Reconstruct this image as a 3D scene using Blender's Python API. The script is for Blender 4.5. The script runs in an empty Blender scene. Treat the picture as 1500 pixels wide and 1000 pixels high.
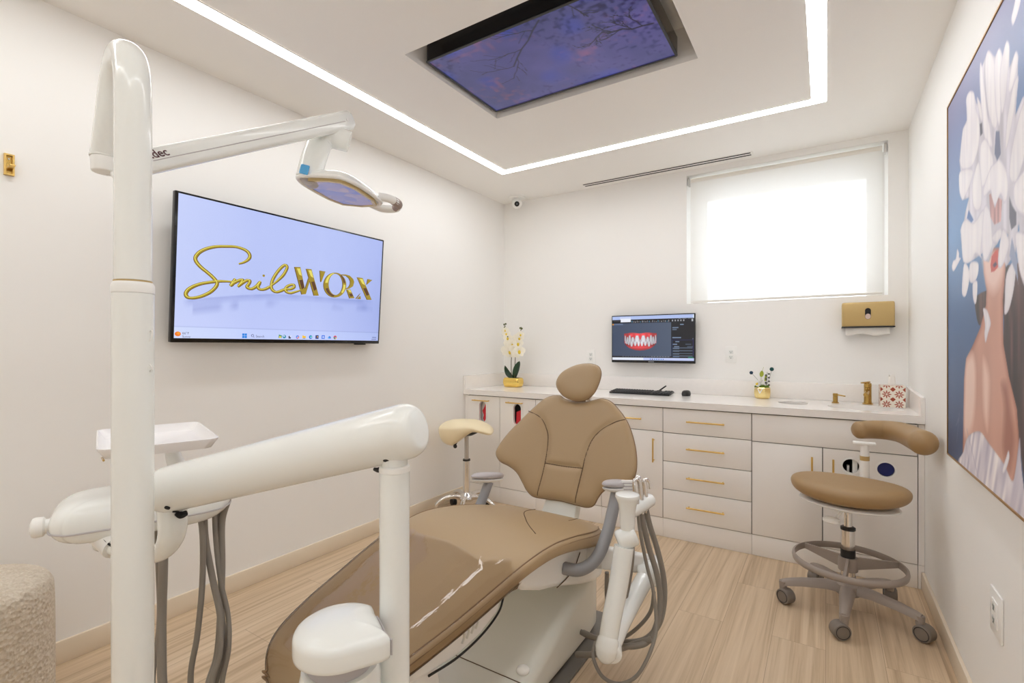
import bpy, bmesh, math, random
import numpy as np
from mathutils import Vector, Matrix

random.seed(7)
SC = bpy.context.scene
COL = SC.collection
PI = math.pi
R = math.radians

# ---------------------------------------------------------------- camera
CAM_Z = 1.27
YAW = R(32.524)                       # camera looks this far left of the +y axis
F_PX = 720.7
cam_data = bpy.data.cameras.new('camera')
cam_data.sensor_width = 36.0
cam_data.lens = F_PX * 36.0 / 1500.0
cam_data.shift_y = 7.65 / 1500.0
cam_data.clip_start = 0.05
cam = bpy.data.objects.new('camera', cam_data)
COL.objects.link(cam)
cam.location = (0, 0, CAM_Z)
cam.rotation_euler = (R(90), 0, YAW)
SC.camera = cam

# ---------------------------------------------------------------- world, exposure, light levels
EXPOSURE = 0.0
SC.view_settings.view_transform = 'Standard'
SC.view_settings.look = 'None'
SC.view_settings.gamma = 1.0
SC.view_settings.use_curve_mapping = False
SC.view_settings.exposure = EXPOSURE
LED_POWER = 16.4                      # radiance of the ceiling light strip
SKY_POWER = 6.2
SCREEN = 1.0 / 2 ** EXPOSURE
SC.cycles.max_bounces = 14
SC.cycles.diffuse_bounces = 11
SC.cycles.sample_clamp_indirect = 6.0
world = bpy.data.worlds.new('world')
SC.world = world
world.use_nodes = True
bg = world.node_tree.nodes['Background']
bg.inputs[0].default_value = (0.88, 0.94, 1.0, 1)
bg.inputs[1].default_value = SKY_POWER

# ---------------------------------------------------------------- room dimensions (metres)
XL, XR = -2.593, 0.436
YB, YF = 3.925, -1.25
H = 2.628
YC = 3.298                            # front edge of the worktop
ZC = 0.91                             # top of the worktop


def at(px, py, d):
    """World point at depth d along the optical axis on the sight line through (px, py)."""
    r = (px - 750.0) / F_PX
    u = -(py - 507.65) / F_PX
    s, c = math.sin(YAW), math.cos(YAW)
    return Vector(((-s + r * c) * d, (c + r * s) * d, CAM_Z + u * d))


RIGHT = Vector((math.cos(YAW), math.sin(YAW), 0))
FWD = Vector((-math.sin(YAW), math.cos(YAW), 0))
UP = Vector((0, 0, 1))


# ---------------------------------------------------------------- materials
def lin(c):
    return tuple((v / 255.0 / 12.92) if v / 255.0 <= 0.04045 else ((v / 255.0 + 0.055) / 1.055) ** 2.4 for v in c)


MATS = {}


def mat(name, color, rough=0.5, metal=0.0, coat=0.0, bump=0.0, bump_scale=200.0, var=0.0, spec=0.5, var_scale=3.0):
    if name in MATS:
        return MATS[name]
    m = bpy.data.materials.new(name)
    m.use_nodes = True
    nt = m.node_tree
    b = nt.nodes['Principled BSDF']
    b.inputs['Base Color'].default_value = (*color, 1)
    b.inputs['Roughness'].default_value = rough
    b.inputs['Metallic'].default_value = metal
    b.inputs['Coat Weight'].default_value = coat
    b.inputs['Coat Roughness'].default_value = 0.05
    b.inputs['Specular IOR Level'].default_value = spec
    tc = nt.nodes.new('ShaderNodeTexCoord')
    if var > 0:
        n = nt.nodes.new('ShaderNodeTexNoise')
        n.inputs['Scale'].default_value = var_scale
        n.inputs['Detail'].default_value = 4
        nt.links.new(tc.outputs['Object'], n.inputs['Vector'])
        mx = nt.nodes.new('ShaderNodeMix')
        mx.data_type = 'RGBA'
        mx.inputs[6].default_value = (*[v * (1 - var) for v in color], 1)
        mx.inputs[7].default_value = (*[min(1, v * (1 + var)) for v in color], 1)
        nt.links.new(n.outputs['Fac'], mx.inputs[0])
        nt.links.new(mx.outputs[2], b.inputs['Base Color'])
    if bump > 0:
        n = nt.nodes.new('ShaderNodeTexNoise')
        n.inputs['Scale'].default_value = bump_scale
        n.inputs['Detail'].default_value = 5
        nt.links.new(tc.outputs['Object'], n.inputs['Vector'])
        bp = nt.nodes.new('ShaderNodeBump')
        bp.inputs['Strength'].default_value = bump
        bp.inputs['Distance'].default_value = 0.002
        nt.links.new(n.outputs['Fac'], bp.inputs['Height'])
        nt.links.new(bp.outputs['Normal'], b.inputs['Normal'])
    MATS[name] = m
    return m


def emat(name, color, strength):
    if name in MATS:
        return MATS[name]
    m = bpy.data.materials.new(name)
    m.use_nodes = True
    b = m.node_tree.nodes['Principled BSDF']
    b.inputs['Base Color'].default_value = (0.01, 0.01, 0.01, 1)
    b.inputs['Roughness'].default_value = 0.35
    b.inputs['Emission Color'].default_value = (*color, 1)
    b.inputs['Emission Strength'].default_value = strength
    MATS[name] = m
    return m


def attr_mat(name, emit=0.0, rough=0.5):
    """Material that shows the colours painted on a flat picture or screen."""
    m = bpy.data.materials.new(name)
    m.use_nodes = True
    nt = m.node_tree
    b = nt.nodes['Principled BSDF']
    a = nt.nodes.new('ShaderNodeAttribute')
    a.attribute_name = 'paint'
    b.inputs['Roughness'].default_value = rough
    if emit > 0:
        b.inputs['Base Color'].default_value = (0.008, 0.008, 0.008, 1)
        nt.links.new(a.outputs['Color'], b.inputs['Emission Color'])
        b.inputs['Emission Strength'].default_value = emit
    else:
        nt.links.new(a.outputs['Color'], b.inputs['Base Color'])
    return m


# ---------------------------------------------------------------- objects and tags
ORIGIN = {}


def tag(o, label=None, cat=None, group=None, kind=None):
    if label:
        o['label'] = label
    if cat:
        o['category'] = cat
    if group:
        o['group'] = group
    if kind:
        o['kind'] = kind
    return o


def thing(name, loc, label, cat, group=None):
    """An empty at the base of a thing; its parts become children."""
    o = bpy.data.objects.new(name, None)
    o.empty_display_size = 0.1
    COL.objects.link(o)
    o.location = loc
    ORIGIN[o.name] = Vector(loc)
    return tag(o, label, cat, group)


def link_mesh(name, me, material, parent=None, loc=None):
    o = bpy.data.objects.new(name, me)
    COL.objects.link(o)
    if material is not None:
        me.materials.append(material)
    if parent is not None:
        org = ORIGIN[parent.name]
        o.parent = parent
    else:
        org = Vector(loc) if loc is not None else Vector((0, 0, 0))
        o.location = org
    ORIGIN[o.name] = org
    me.transform(Matrix.Translation(-org))
    return o


def catmull(pts, n=8, closed=False):
    P = [Vector(p) for p in pts]
    if len(P) < 3:
        return P
    out = []
    N = len(P)
    rng = range(N if closed else N - 1)
    for i in rng:
        if closed:
            p0, p1, p2, p3 = P[(i - 1) % N], P[i], P[(i + 1) % N], P[(i + 2) % N]
        else:
            p1, p2 = P[i], P[i + 1]
            p0 = P[i - 1] if i > 0 else p1 * 2 - p2
            p3 = P[i + 2] if i + 2 < N else p2 * 2 - p1
        for k in range(n):
            t = k / n
            out.append(0.5 * ((2 * p1) + (p2 - p0) * t + (2 * p0 - 5 * p1 + 4 * p2 - p3) * t * t
                              + (3 * p1 - p0 - 3 * p2 + p3) * t ** 3))
    if not closed:
        out.append(P[-1])
    return out


def resample(vals, m):
    """Linear resample of a list to m values."""
    n = len(vals)
    out = []
    for i in range(m):
        t = i * (n - 1) / max(1, m - 1)
        k = min(int(t), n - 2)
        out.append(vals[k] + (vals[k + 1] - vals[k]) * (t - k))
    return out


class MB:
    """Collects shapes into one mesh."""

    def __init__(self):
        self.bm = bmesh.new()

    def box(self, c, size, bevel=0.0, seg=2, rot=None):
        bm = self.bm
        r = bmesh.ops.create_cube(bm, size=1.0)
        vs = r['verts']
        for v in vs:
            v.co = Vector((v.co.x * size[0], v.co.y * size[1], v.co.z * size[2]))
        if bevel > 0:
            es = list({e for v in vs for e in v.link_edges})
            rb = bmesh.ops.bevel(bm, geom=es, offset=bevel, segments=seg, profile=0.5, affect='EDGES')
            vs = list({v for f in rb['faces'] for v in f.verts} | {v for v in vs if v.is_valid})
        M = Matrix.Translation(Vector(c))
        if rot is not None:
            M = M @ (rot.to_4x4() if len(rot) == 3 else rot)
        for v in vs:
            v.co = M @ v.co
        return self

    def boxx(self, x0, x1, y0, y1, z0, z1, bevel=0.0, seg=2):
        return self.box(((x0 + x1) / 2, (y0 + y1) / 2, (z0 + z1) / 2), (abs(x1 - x0), abs(y1 - y0), abs(z1 - z0)), bevel, seg)

    def rings(self, rings, cap=True, closed_path=False):
        """Loft through rings of equal vertex count."""
        bm = self.bm
        vr = [[bm.verts.new(p) for p in ring] for ring in rings]
        n = len(rings[0])
        m = len(vr)
        for i in range(m if closed_path else m - 1):
            a, b = vr[i], vr[(i + 1) % m]
            for j in range(n):
                k = (j + 1) % n
                try:
                    bm.faces.new((a[j], a[k], b[k], b[j]))
                except ValueError:
                    pass
        if cap and not closed_path:
            for ring in (vr[0], vr[-1]):
                try:
                    bm.faces.new(ring)
                except ValueError:
                    pass
        return self

    def tube(self, pts, r, seg=14, n=8, smooth=True, closed=False, cap=True, flat=None, flat_up=None):
        P = [Vector(p) for p in pts]
        if smooth and len(P) > 2:
            P = catmull(P, n, closed)
        m = len(P)
        rr = resample(r, m) if isinstance(r, (list, tuple)) else [r] * m
        T = []
        for i in range(m):
            if closed:
                t = P[(i + 1) % m] - P[(i - 1) % m]
            else:
                t = P[min(i + 1, m - 1)] - P[max(i - 1, 0)]
            T.append(t.normalized() if t.length > 1e-9 else Vector((0, 0, 1)))
        ref = Vector(flat_up) if flat_up is not None else (Vector((0, 0, 1)) if abs(T[0].z) < 0.9 else Vector((1, 0, 0)))
        nrm = (ref - T[0] * ref.dot(T[0])).normalized()
        rings = []
        for i in range(m):
            if flat_up is not None:
                nrm = ref - T[i] * ref.dot(T[i])
            else:
                nrm = nrm - T[i] * nrm.dot(T[i])
            nrm.normalize()
            bn = T[i].cross(nrm)
            fl = flat if flat is not None else 1.0
            rings.append([P[i] + nrm * (math.cos(2 * PI * k / seg) * rr[i]) + bn * (math.sin(2 * PI * k / seg) * rr[i] * fl)
                          for k in range(seg)])
        return self.rings(rings, cap, closed)

    def cyl(self, p0, p1, r0, r1=None, seg=28, bevel=0.0):
        p0, p1 = Vector(p0), Vector(p1)
        r1 = r0 if r1 is None else r1
        if bevel <= 0:
            return self.tube([p0, p1], [r0, r1], seg=seg, smooth=False)
        d = (p1 - p0).normalized()
        ps, rs = [], []
        for k in range(5):
            a = PI / 2 * k / 4
            ps.append(p0 + d * (bevel * (1 - math.sin(a))) if False else p0 + d * (bevel * (1 - math.cos(a))))
            rs.append(r0 - bevel * (1 - math.sin(a)))
        for k in range(5):
            a = PI / 2 * (4 - k) / 4
            ps.append(p1 - d * (bevel * (1 - math.cos(a))))
            rs.append(r1 - bevel * (1 - math.sin(a)))
        return self._tube_exact(ps, rs, seg, d)

    def _tube_exact(self, ps, rs, seg, d):
        ref = Vector((0, 0, 1)) if abs(d.z) < 0.9 else Vector((1, 0, 0))
        n = (ref - d * ref.dot(d)).normalized()
        b = d.cross(n)
        rings = [[p + n * (math.cos(2 * PI * k / seg) * r) + b * (math.sin(2 * PI * k / seg) * r) for k in range(seg)]
                 for p, r in zip(ps, rs)]
        return self.rings(rings, True)

    def lathe(self, prof, c=(0, 0, 0), axis=(0, 0, 1), seg=32):
        """prof: list of (radius, height along axis)."""
        d = Vector(axis).normalized()
        c = Vector(c)
        return self._tube_exact([c + d * h for r, h in prof], [max(r, 1e-4) for r, h in prof], seg, d)

    def ell(self, c, rad, rot=None, seg=24, rings=14):
        r = bmesh.ops.create_uvsphere(self.bm, u_segments=seg, v_segments=rings, radius=1.0)
        M = Matrix.Translation(Vector(c))
        if rot is not None:
            M = M @ rot.to_4x4()
        for v in r['verts']:
            v.co = M @ Vector((v.co.x * rad[0], v.co.y * rad[1], v.co.z * rad[2]))
        return self

    def plate(self, outer, holes, o, ux, uy, depth, bevel=0.0):
        """Flat plate with holes: 2-D loops on the frame (o, ux, uy), extruded by the vector depth."""
        bm = self.bm
        o, ux, uy, depth = Vector(o), Vector(ux), Vector(uy), Vector(depth)
        edges = []
        for loop in [outer] + list(holes):
            vs = [bm.verts.new(o + ux * a + uy * b) for a, b in loop]
            for i in range(len(vs)):
                edges.append(bm.edges.new((vs[i], vs[(i + 1) % len(vs)])))
        if holes:
            g = bmesh.ops.triangle_fill(bm, use_beauty=True, use_dissolve=False, edges=edges)
            faces = [f for f in g['geom'] if isinstance(f, bmesh.types.BMFace)]
        else:
            g = bmesh.ops.contextual_create(bm, geom=edges)
            faces = g['faces']
        if depth.length > 0:
            ex = bmesh.ops.extrude_face_region(bm, geom=faces, use_keep_orig=True)
            nv = [e for e in ex['geom'] if isinstance(e, bmesh.types.BMVert)]
            bmesh.ops.translate(bm, verts=nv, vec=depth)
        return self

    def grid(self, f, nu, nv, cu=False, cv=False):
        bm = self.bm
        vs = [[bm.verts.new(f(i, j)) for j in range(nv)] for i in range(nu)]
        for i in range(nu if cu else nu - 1):
            for j in range(nv if cv else nv - 1):
                try:
                    bm.faces.new((vs[i][j], vs[(i + 1) % nu][j], vs[(i + 1) % nu][(j + 1) % nv], vs[i][(j + 1) % nv]))
                except ValueError:
                    pass
        return self

    def build(self, name, material, parent=None, loc=None, sharp=38, weld=True):
        bm = self.bm
        if weld:
            bmesh.ops.remove_doubles(bm, verts=bm.verts, dist=1e-5)
        bmesh.ops.recalc_face_normals(bm, faces=bm.faces)
        me = bpy.data.meshes.new(name)
        bm.to_mesh(me)
        bm.free()
        me.polygons.foreach_set('use_smooth', [True] * len(me.polygons))
        me.set_sharp_from_angle(angle=R(sharp))
        return link_mesh(name, me, material, parent, loc)


def oval(cx, cy, rx, ry, n=32):
    return [(cx + rx * math.cos(2 * PI * i / n), cy + ry * math.sin(2 * PI * i / n)) for i in range(n)]


def stadium(cx, cy, w, h, n=10):
    """Upright rounded slot, w wide and h tall."""
    r = w / 2
    out = []
    for i in range(n + 1):
        a = PI * i / n
        out.append((cx + r * math.cos(a), cy + h / 2 - r + r * math.sin(a)))
    for i in range(n + 1):
        a = PI + PI * i / n
        out.append((cx + r * math.cos(a), cy - h / 2 + r + r * math.sin(a)))
    return out


def rrect(x0, x1, y0, y1, r, n=6):
    out = []
    for cx, cy, a0 in ((x1 - r, y1 - r, 0), (x0 + r, y1 - r, 90), (x0 + r, y0 + r, 180), (x1 - r, y0 + r, 270)):
        for i in range(n + 1):
            a = R(a0 + 90 * i / n)
            out.append((cx + r * math.cos(a), cy + r * math.sin(a)))
    return out


class Pillow:
    """An upholstered pad grown from a 2-D outline: rounded rim, bulging face, seams pressed in."""

    def __init__(self, outline, tf, tb, place, seams=(), p=5.0, closed_smooth=True, nseg=6, centre=None, groove=0.007, groove_w=0.014, rings=26):
        pts = [Vector((a, b, 0)) for a, b in outline]
        self.out = catmull(pts, nseg, True) if closed_smooth else pts
        c = sum(self.out, Vector((0, 0, 0))) / len(self.out)
        self.c = Vector((*centre, 0)) if centre else c
        self.tf, self.tb, self.place, self.p = tf, tb, place, p
        self.seams = [np.array([(v.x, v.y) for v in catmull([Vector((a, b, 0)) for a, b in s], 8)]) for s in seams]
        self.groove, self.gw, self.nr = groove, groove_w, rings

    def s_of(self, u, v):
        d = Vector((u, v, 0)) - self.c
        L = d.length
        if L < 1e-6:
            return 0.0
        best = 1e9
        N = len(self.out)
        for i in range(N):
            a, b = self.out[i] - self.c, self.out[(i + 1) % N] - self.c
            e = b - a
            den = d.x * e.y - d.y * e.x
            if abs(den) < 1e-12:
                continue
            t = (a.x * e.y - a.y * e.x) / den
            q = (a.x * d.y - a.y * d.x) / den
            if t > 0 and -1e-6 <= q <= 1 + 1e-6:
                best = min(best, t)
        return min(1.0, 1.0 / best)

    def dip(self, u, v):
        t = 0.0
        for s in self.seams:
            d = np.min(np.hypot(s[:, 0] - u, s[:, 1] - v))
            t = max(t, self.groove * math.exp(-(d / self.gw) ** 2))
        return t

    def front(self, u, v, s=None):
        s = self.s_of(u, v) if s is None else s
        return self.tf * max(0.0, 1 - s ** self.p) ** 0.5 - self.dip(u, v) * (1 - s ** 8)

    def mesh(self):
        mb = MB()
        N = len(self.out)
        K = self.nr

        def radius(k):
            return math.sin(PI / 2 * (k + 0.35) / (K + 0.35)) if k else 0.02

        rings = []
        for k in range(K + 1):
            s = radius(k) if k < K else 1.0
            rings.append([self.place(*(self.c + (q - self.c) * s).xy, self.front(*(self.c + (q - self.c) * s).xy, s)) for q in self.out])
        for k in range(K - 1, -1, -1):
            s = radius(k)
            rings.append([self.place(*(self.c + (q - self.c) * s).xy, -self.tb * max(0.0, 1 - s ** self.p) ** 0.5) for q in self.out])
        mb.rings(rings, True)
        return mb

    def seam_tube(self, pts, r=0.003, lift=0.0):
        mb = MB()
        path = catmull([Vector((a, b, 0)) for a, b in pts], 8)
        mb.tube([self.place(q.x, q.y, self.front(q.x, q.y) + lift) for q in path], r, seg=8, smooth=False)
        return mb


# ---------------------------------------------------------------- painted pictures (colour per point of a flat sheet)
def srgb2lin(a):
    a = np.asarray(a, dtype=np.float64) / 255.0
    return np.where(a <= 0.04045, a / 12.92, ((a + 0.055) / 1.055) ** 2.4)


def picture(name, o, ux, uy, w, h, nx, ny, fn, material, parent):
    xs, ys = np.linspace(0, w, nx), np.linspace(0, h, ny)
    X, Y = np.meshgrid(xs, ys)
    o, ux, uy = np.array(o), np.array(ux), np.array(uy)
    co = o + X[..., None] * ux + Y[..., None] * uy
    me = bpy.data.meshes.new(name)
    idx = np.arange(nx * ny).reshape(ny, nx)
    quads = np.stack([idx[:-1, :-1], idx[:-1, 1:], idx[1:, 1:], idx[1:, :-1]], -1).reshape(-1, 4)
    me.from_pydata(co.reshape(-1, 3).tolist(), [], quads.tolist())
    rgb = srgb2lin(np.clip(fn(X, Y), 0, 255)).reshape(-1, 3)
    att = me.color_attributes.new('paint', 'FLOAT_COLOR', 'POINT')
    buf = np.ones((nx * ny, 4), dtype=np.float32)
    buf[:, :3] = rgb
    att.data.foreach_set('color', buf.ravel())
    return link_mesh(name, me, material, parent)


def inside(X, Y, poly):
    m = np.zeros(X.shape, dtype=bool)
    n = len(poly)
    for i in range(n):
        x0, y0 = poly[i]
        x1, y1 = poly[(i + 1) % n]
        if y0 == y1:
            continue
        c = ((y0 > Y) != (y1 > Y)) & (X < (x1 - x0) * (Y - y0) / (y1 - y0) + x0)
        m ^= c
    return m


def seg_dist(X, Y, pts):
    d = np.full(X.shape, 1e9)
    for (x0, y0), (x1, y1) in zip(pts[:-1], pts[1:]):
        L = (x1 - x0) ** 2 + (y1 - y0) ** 2 + 1e-12
        t = np.clip(((X - x0) * (x1 - x0) + (Y - y0) * (y1 - y0)) / L, 0, 1)
        d = np.minimum(d, np.hypot(X - x0 - t * (x1 - x0), Y - y0 - t * (y1 - y0)))
    return d


def vnoise(X, Y, scale, seed):
    rs = np.random.RandomState(seed)
    g = rs.rand(64, 64)
    x, y = X * scale, Y * scale
    xi, yi = np.floor(x).astype(int), np.floor(y).astype(int)
    fx, fy = x - xi, y - yi
    fx, fy = fx * fx * (3 - 2 * fx), fy * fy * (3 - 2 * fy)
    a, b = g[yi % 64, xi % 64], g[yi % 64, (xi + 1) % 64]
    c, d = g[(yi + 1) % 64, xi % 64], g[(yi + 1) % 64, (xi + 1) % 64]
    return (a * (1 - fx) + b * fx) * (1 - fy) + (c * (1 - fx) + d * fx) * fy


def lettering(name, text, size, M, material, parent, extrude=0.0005, align='LEFT', bold=0.0, shear=0.0):
    cu = bpy.data.curves.new(name, 'FONT')
    cu.body = text
    cu.size = size
    cu.extrude = extrude
    cu.align_x = align
    cu.offset = bold
    cu.shear = shear
    tmp = bpy.data.objects.new(name, cu)
    COL.objects.link(tmp)
    bpy.context.view_layer.update()
    me = bpy.data.meshes.new_from_object(tmp.evaluated_get(bpy.context.evaluated_depsgraph_get()))
    bpy.data.objects.remove(tmp)
    bpy.data.curves.remove(cu)
    me.name = name
    me.materials.clear()
    me.transform(M)
    return link_mesh(name, me, material, parent)


def frame_matrix(o, ux, uy):
    ux, uy = Vector(ux).normalized(), Vector(uy).normalized()
    uz = ux.cross(uy)
    M = Matrix.Identity(4)
    for i in range(3):
        M[i][0], M[i][1], M[i][2], M[i][3] = ux[i], uy[i], uz[i], Vector(o)[i]
    return M


# ---------------------------------------------------------------- the palette
WALL = mat('wall_paint', (0.90, 0.892, 0.872), 0.6, bump=0.05, bump_scale=350, spec=0.3)
CEIL = mat('ceiling_paint', (0.915, 0.90, 0.872), 0.75, spec=0.2)
TRIM = mat('baseboard_paint', (0.80, 0.70, 0.56), 0.4)
LACQUER = mat('white_lacquer', (0.925, 0.905, 0.88), 0.22, coat=0.3)
CARCASS = mat('cabinet_carcass', (0.16, 0.13, 0.10), 0.7)  # coloured dark so the gaps between the fronts read as shade
QUARTZ = mat('white_quartz', (0.90, 0.87, 0.84), 0.2, var=0.03, var_scale=40, coat=0.2)
GOLD = mat('brushed_gold', (0.78, 0.53, 0.17), 0.28, 1.0)
PALEGOLD = mat('pale_polished_gold', (0.95, 0.77, 0.36), 0.22, 0.85)
POLGOLD = mat('polished_gold', (0.92, 0.66, 0.18), 0.08, 1.0)
BRONZE = mat('antique_brass', (0.52, 0.34, 0.10), 0.25, 1.0)
SATGOLD = mat('satin_gold_plastic', (0.56, 0.40, 0.17), 0.4, 0.35)
CHROME = mat('chrome', (0.82, 0.80, 0.78), 0.12, 1.0)
STEEL = mat('brushed_steel', (0.6, 0.58, 0.56), 0.3, 1.0)
UNIT = mat('white_enamel', (0.865, 0.885, 0.865), 0.22, coat=0.35)
UNIT2 = mat('white_plastic', (0.90, 0.90, 0.88), 0.35)
BASEW = mat('chair_base_enamel', (0.74, 0.74, 0.68), 0.35, coat=0.1)
TAN = mat('tan_upholstery', (0.415, 0.292, 0.160), 0.38, bump=0.12, bump_scale=420, spec=0.45)
TAN2 = mat('tan_vinyl_stool', (0.35, 0.222, 0.10), 0.42, bump=0.1, bump_scale=420)
SEAM = mat('seam_shadow_thread', (0.11, 0.062, 0.03), 0.7)
PIPE = mat('tan_piping', (0.25, 0.155, 0.08), 0.5)
CREAM = mat('cream_vinyl', (0.90, 0.78, 0.53), 0.45)
GREYTUBE = mat('grey_armrest_tube', (0.30, 0.30, 0.31), 0.35)
GREYPAD = mat('grey_armrest_pad', (0.50, 0.47, 0.48), 0.45)
HOSE = mat('grey_hose', (0.25, 0.225, 0.195), 0.45)
STOOLGREY = mat('grey_cast_base', (0.33, 0.28, 0.245), 0.45)
CASTER = mat('grey_caster', (0.21, 0.18, 0.155), 0.5)
BLACK = mat('black_plastic', (0.012, 0.012, 0.013), 0.4)
GLOSSBLACK = mat('gloss_black', (0.004, 0.004, 0.005), 0.15)
DARKHOLE = mat('dark_interior', (0.01, 0.01, 0.012), 0.8)
FLOORPLATE = mat('grey_floor_plate', (0.17, 0.155, 0.14), 0.45)


# ---------------------------------------------------------------- drawings of the flat artwork (metres on their own sheet)
SCRIPT_STROKES = [[(-0.3289, 0.0546), (-0.3065, 0.0644), (-0.2847, 0.0806), (-0.2741, 0.0989), (-0.2805, 0.1165), (-0.2978, 0.1284), (-0.3239, 0.1351), (-0.3529, 0.1367), (-0.3986, 0.1303), (-0.4428, 0.1214), (-0.4821, 0.1057), (-0.5107, 0.0865), (-0.5267, 0.0669), (-0.5318, 0.0507), (-0.5243, 0.0331), (-0.5051, 0.0135), (-0.4784, -0.0055), (-0.4546, -0.0235), (-0.4372, -0.0408), (-0.4299, -0.0541), (-0.4361, -0.0725), (-0.4555, -0.0956), (-0.4814, -0.1137), (-0.507, -0.1263), (-0.5323, -0.1336), (-0.5542, -0.1345), (-0.5653, -0.1263), (-0.5667, -0.1129), (-0.5555, -0.0949), (-0.5309, -0.0771), (-0.4994, -0.0627), (-0.4669, -0.0536), (-0.4303, -0.0446), (-0.396, -0.0404), (-0.3643, -0.039), (-0.3535, -0.0404)], [(-0.3416, -0.0226), (-0.3553, -0.0424), (-0.3663, -0.0617)], [(-0.3663, -0.0617), (-0.3498, -0.0436), (-0.3214, -0.0265), (-0.3068, -0.0241), (-0.3136, -0.0396), (-0.3292, -0.0615)], [(-0.3292, -0.0615), (-0.3098, -0.0411), (-0.2844, -0.0234), (-0.2692, -0.0254), (-0.2761, -0.043), (-0.2832, -0.0549), (-0.2734, -0.0633), (-0.2563, -0.0635), (-0.2337, -0.048), (-0.2189, -0.0293), (-0.2113, -0.0208)], [(-0.2113, -0.0208), (-0.2241, -0.0451), (-0.2216, -0.0581), (-0.2056, -0.063), (-0.182, -0.0561), (-0.1563, -0.0399)], [(-0.1563, -0.0399), (-0.1184, -0.0065), (-0.0861, 0.0288), (-0.0683, 0.0629), (-0.0668, 0.077), (-0.08, 0.0832), (-0.1046, 0.062), (-0.1322, 0.0232), (-0.1492, -0.0139), (-0.152, -0.0453), (-0.141, -0.0618), (-0.12, -0.0676), (-0.0909, -0.0569), (-0.1008, -0.0609), (-0.0733, -0.0489), (-0.0409, -0.0438), (-0.0187, -0.0302), (-0.0234, -0.0185), (-0.0419, -0.0213), (-0.0618, -0.0328), (-0.0713, -0.0487), (-0.0626, -0.061), (-0.0399, -0.0656), (-0.0111, -0.0569), (0.0264, -0.0429)]]
SCRIPT_DOT = (-0.196, 0.0104)
W_POLYS = [[(-0.0196, 0.0805), (0.0152, 0.0845), (0.0578, -0.0633), (0.0319, -0.0683)], [(0.0708, 0.0297), (0.0813, 0.0231), (0.0569, -0.0626), (0.0444, -0.0567)], [(0.053, 0.0799), (0.086, 0.0823), (0.1422, -0.0648), (0.1104, -0.0676)], [(0.1426, 0.0811), (0.1799, 0.0807), (0.1552, 0.0164), (0.1515, 0.016)]]
O_OUT = [(0.3332, 0.0172), (0.3328, 0.0051), (0.3304, -0.0068), (0.326, -0.0183), (0.3197, -0.0291), (0.3117, -0.039), (0.3022, -0.0476), (0.2915, -0.0548), (0.2799, -0.0603), (0.2676, -0.0641), (0.255, -0.0661), (0.2423, -0.0662), (0.23, -0.0646), (0.2183, -0.0611), (0.2074, -0.056), (0.1977, -0.0493), (0.1893, -0.0413), (0.1824, -0.0321), (0.1773, -0.0219), (0.1739, -0.0111), (0.1723, 0.0002), (0.1727, 0.0117), (0.1749, 0.0231), (0.179, 0.0342), (0.1848, 0.0447), (0.1923, 0.0543), (0.2012, 0.0629), (0.2113, 0.0702), (0.2225, 0.0761), (0.2345, 0.0803), (0.2469, 0.0828), (0.2596, 0.0834), (0.2721, 0.0823), (0.2841, 0.0793), (0.2955, 0.0745), (0.3057, 0.068), (0.3147, 0.06), (0.3221, 0.0506), (0.3278, 0.0402), (0.3315, 0.029)]
O_IN = [(0.3066, 0.0185), (0.3066, 0.0084), (0.3052, -0.0016), (0.3026, -0.0113), (0.2989, -0.0203), (0.294, -0.0285), (0.2883, -0.0356), (0.2817, -0.0415), (0.2745, -0.046), (0.2669, -0.049), (0.259, -0.0505), (0.2511, -0.0504), (0.2433, -0.0488), (0.2359, -0.0456), (0.229, -0.041), (0.2227, -0.0352), (0.2173, -0.0281), (0.2128, -0.0201), (0.2094, -0.0113), (0.2071, -0.0019), (0.206, 0.0078), (0.2061, 0.0177), (0.2074, 0.0274), (0.2098, 0.0368), (0.2134, 0.0457), (0.218, 0.0537), (0.2236, 0.0608), (0.2299, 0.0668), (0.2369, 0.0714), (0.2444, 0.0747), (0.2522, 0.0764), (0.2601, 0.0766), (0.2679, 0.0753), (0.2755, 0.0724), (0.2826, 0.068), (0.289, 0.0622), (0.2947, 0.0552), (0.2994, 0.0471), (0.303, 0.0381), (0.3054, 0.0285)]
R_POLYS = [[(0.2968, 0.0779), (0.3245, 0.0813), (0.3556, 0.0779), (0.3838, 0.06), (0.3923, 0.0418), (0.3854, 0.0154), (0.3601, -0.0021), (0.3271, -0.0116), (0.3244, -0.0085), (0.3519, 0.0056), (0.3627, 0.0258), (0.3628, 0.0428), (0.3514, 0.0605), (0.3301, 0.0727), (0.2996, 0.0732)], [(0.3373, -0.0106), (0.3667, -0.0078), (0.4002, -0.0582), (0.3636, -0.0625)], [(0.3025, 0.0652), (0.3209, 0.0548), (0.3316, 0.0267), (0.3298, 0.0054), (0.3196, 0.0044), (0.3197, 0.0296)]]
X_POLYS = [[(0.4139, 0.0743), (0.4573, 0.0751), (0.5394, -0.0577), (0.5015, -0.0599)], [(0.499, 0.0734), (0.536, 0.071), (0.4929, 0.0353)], [(0.4508, -0.0183), (0.411, -0.0594), (0.4207, -0.0603)], [(0.4465, -0.0391), (0.4261, -0.0612), (0.451, -0.0596)]]
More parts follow.
